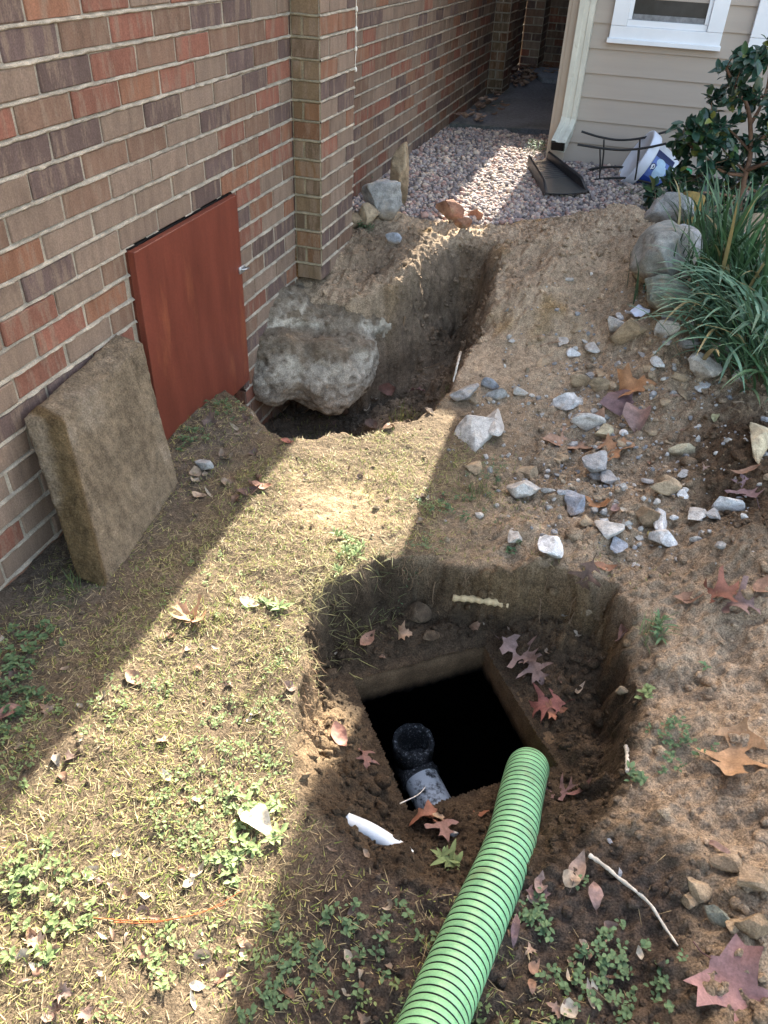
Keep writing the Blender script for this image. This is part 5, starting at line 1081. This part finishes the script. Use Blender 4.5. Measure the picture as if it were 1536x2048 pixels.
for (px, py, rp) in CL:
    yy = YB+rr.uniform(-.18, .18); c = bp(px, py, yy); rw = rp*4.5/FPX; nb = bpts[np.argmin(((bpts-c)**2).sum(1))]; 
    for tws in range(max(2, int(rp/9))):
        tip = c+rr.normal(0, rw*.45, 3); mid = (nb+tip)/2+rr.normal(0, .015, 3); P = smooth_path([nb, mid, tip], 8); tube(tw, P, np.linspace(.003, .0012, 8), 5)
        ax_ = (tip-nb)/(np.linalg.norm(tip-nb)+1e-6)
        for k in range(rr.integers(14, 20)):
            q = P[rr.integers(4, 8)]+rr.normal(0, .012, 3); d = ax_*.5+rr.normal(0, .75, 3)+np.array([0, 0, .1]); d /= np.linalg.norm(d); nrm = np.array([0, -.15, 1.])+rr.normal(0, .45, 3); wd = np.cross(d, nrm); wd /= np.linalg.norm(wd); up = np.cross(wd, d); L = rr.uniform(.038, .068); W = L*rr.uniform(.24, .33); fold = rr.uniform(.1, .45); arc = rr.uniform(-.1, .45)
            V = []
            for u_, w_ in zip(us, ws):
                for s_ in (-1, 0, 1): V.append(q+d*L*u_+wd*W*w_*s_+up*(W*w_*abs(s_)*fold-arc*L*u_*u_))
            LF.append(np.array([[3*a+b, 3*a+b+1, 3*a+b+4, 3*a+b+3] for a in range(5) for b in (0, 1)])+len(LV)*18); LV.append(np.array(V)); r_ = rr.random(); col_ = np.array([.022, .058, .036]) if r_ < .8 else np.array([.045, .09, .03]) if r_ < .95 else np.array([.12, .13, .03]); LC.append(np.tile(col_*rr.uniform(.7, 1.4), (18, 1)))
mb.build('branches', mat('shrub_bark', (.17, .10, .065), nscale=50, bump=.5), shr, smooth=True); tw.build('twigs', M_bark, shr, smooth=True)
o = mesh_np('foliage', np.concatenate(LV), np.concatenate(LF), M_shrub, col=np.concatenate(LC), smooth=True); part(o, shr)

# ------------------------------------------------------------------ strappy grass clumps
def arcblades(name, bx, by, L, W, th0, th1, az, cols, label, seg=9, zz0=None):
    n = len(bx); x, y = bx.copy(), by.copy(); z = H(bx, by)-.01 if zz0 is None else zz0; dx, dy = np.cos(az), np.sin(az); P = []; wx, wy = -dy, dx
    for k in range(seg+1):
        t = k/seg; th = th0+(th1-th0)*t**1.3; w_ = W*.5*min(1, .55+t*2)*(1-t**3)**.8+1e-5; fl = w_*.28
        P += [np.stack([x-wx*w_, y-wy*w_, z+fl], 1), np.stack([x, y, z], 1), np.stack([x+wx*w_, y+wy*w_, z+fl], 1)]
        x = x+dx*np.sin(th)*L/seg; y = y+dy*np.sin(th)*L/seg; z = z+np.cos(th)*L/seg
    V = np.stack(P, 1).reshape(-1, 3); m3 = 3*(seg+1); b = (np.arange(n)*m3)[:, None]
    F = np.concatenate([b+np.array([[3*k+q, 3*k+q+1, 3*k+q+4, 3*k+q+3]]) for k in range(seg) for q in (0, 1)])
    C = np.repeat(cols, m3, 0); tt = np.tile(np.repeat(np.arange(seg+1)/seg, 3), n)[:, None]; C = C*(1-.0*tt); o = mesh_np(name, V, F, M_blade, col=C, smooth=True); tag(o, label, 'grass clump'); return o
M_blade = mat('strap_leaf', attr=True, nscale=20, namt=.2, bump=0, rough=.45, spec=.4, trans=.15)
def clump(px, py, spx, n_, L, W, th0, th1, azc, azs, col, label, seed, dead=.08, z=None):
    r = np.random.default_rng(seed)
    if z is None: P, t = hit(px, py)
    else: P = zz(px, py, z); t = np.linalg.norm(P-[0, 0, CAMH])
    s = spx*t/FPX; bx = P[0]+r.normal(0, s*.5, n_); by = P[1]+r.normal(0, s*.5, n_); W = W*1.45; n_ = int(n_*.8); bx, by = bx[:n_], by[:n_]; c = np.asarray(col)*r.uniform(.65, 1.35, (n_, 1)); k = r.random(n_) < dead; c[k] = np.array([.34, .27, .12])*r.uniform(.6, 1.1, (k.sum(), 1))
    return arcblades('grass_clump', bx, by, L*r.uniform(.55, 1.1, n_), W*r.uniform(.7, 1.25, n_), r.uniform(*th0, n_), r.uniform(*th1, n_), azc+r.normal(0, azs, n_), c, label)
DG = (.05, .105, .042); MG = (.07, .14, .062); BG = (.115, .205, .125)
clump(1320, 565, 40, 70, .20, .005, (0, .25), (.1, .6), 0, 2, (.05, .10, .05), 'small upright dark grass clump in front of the big boulder', 1)
clump(1430, 560, 55, 110, .42, .009, (0, .35), (.3, 1.5), 0, 2.5, DG, 'tall upright strappy grass clump between the boulders, under the shrub', 2)
clump(1490, 600, 60, 120, .42, .009, (.1, .5), (.6, 2.0), 0, 2.5, MG, 'dense strappy grass clump behind the drooping one at the right edge', 3)
clump(1500, 690, 80, 190, .44, .010, (.2, .9), (1.3, 2.6), 3.6, 1.3, BG, 'pale arching strappy grass clump drooping over the spoil at the right edge', 4)
clump(1450, 640, 50, 60, .36, .011, (.3, .8), (1.6, 2.7), 3.7, .6, (.15, .27, .18), 'long bluish green blades arching left over the rubble stones', 5, dead=.03)
clump(1530, 760, 50, 60, .36, .009, (.2, .9), (1.2, 2.4), 3.3, 1.2, MG, 'lowest strappy grass clump at the right edge above the dark heap', 6)
clump(1395, 480, 40, 50, .30, .008, (.1, .5), (.5, 1.8), 2.5, 1.5, DG, 'thin grass clump beside the waisted ornament', 7)
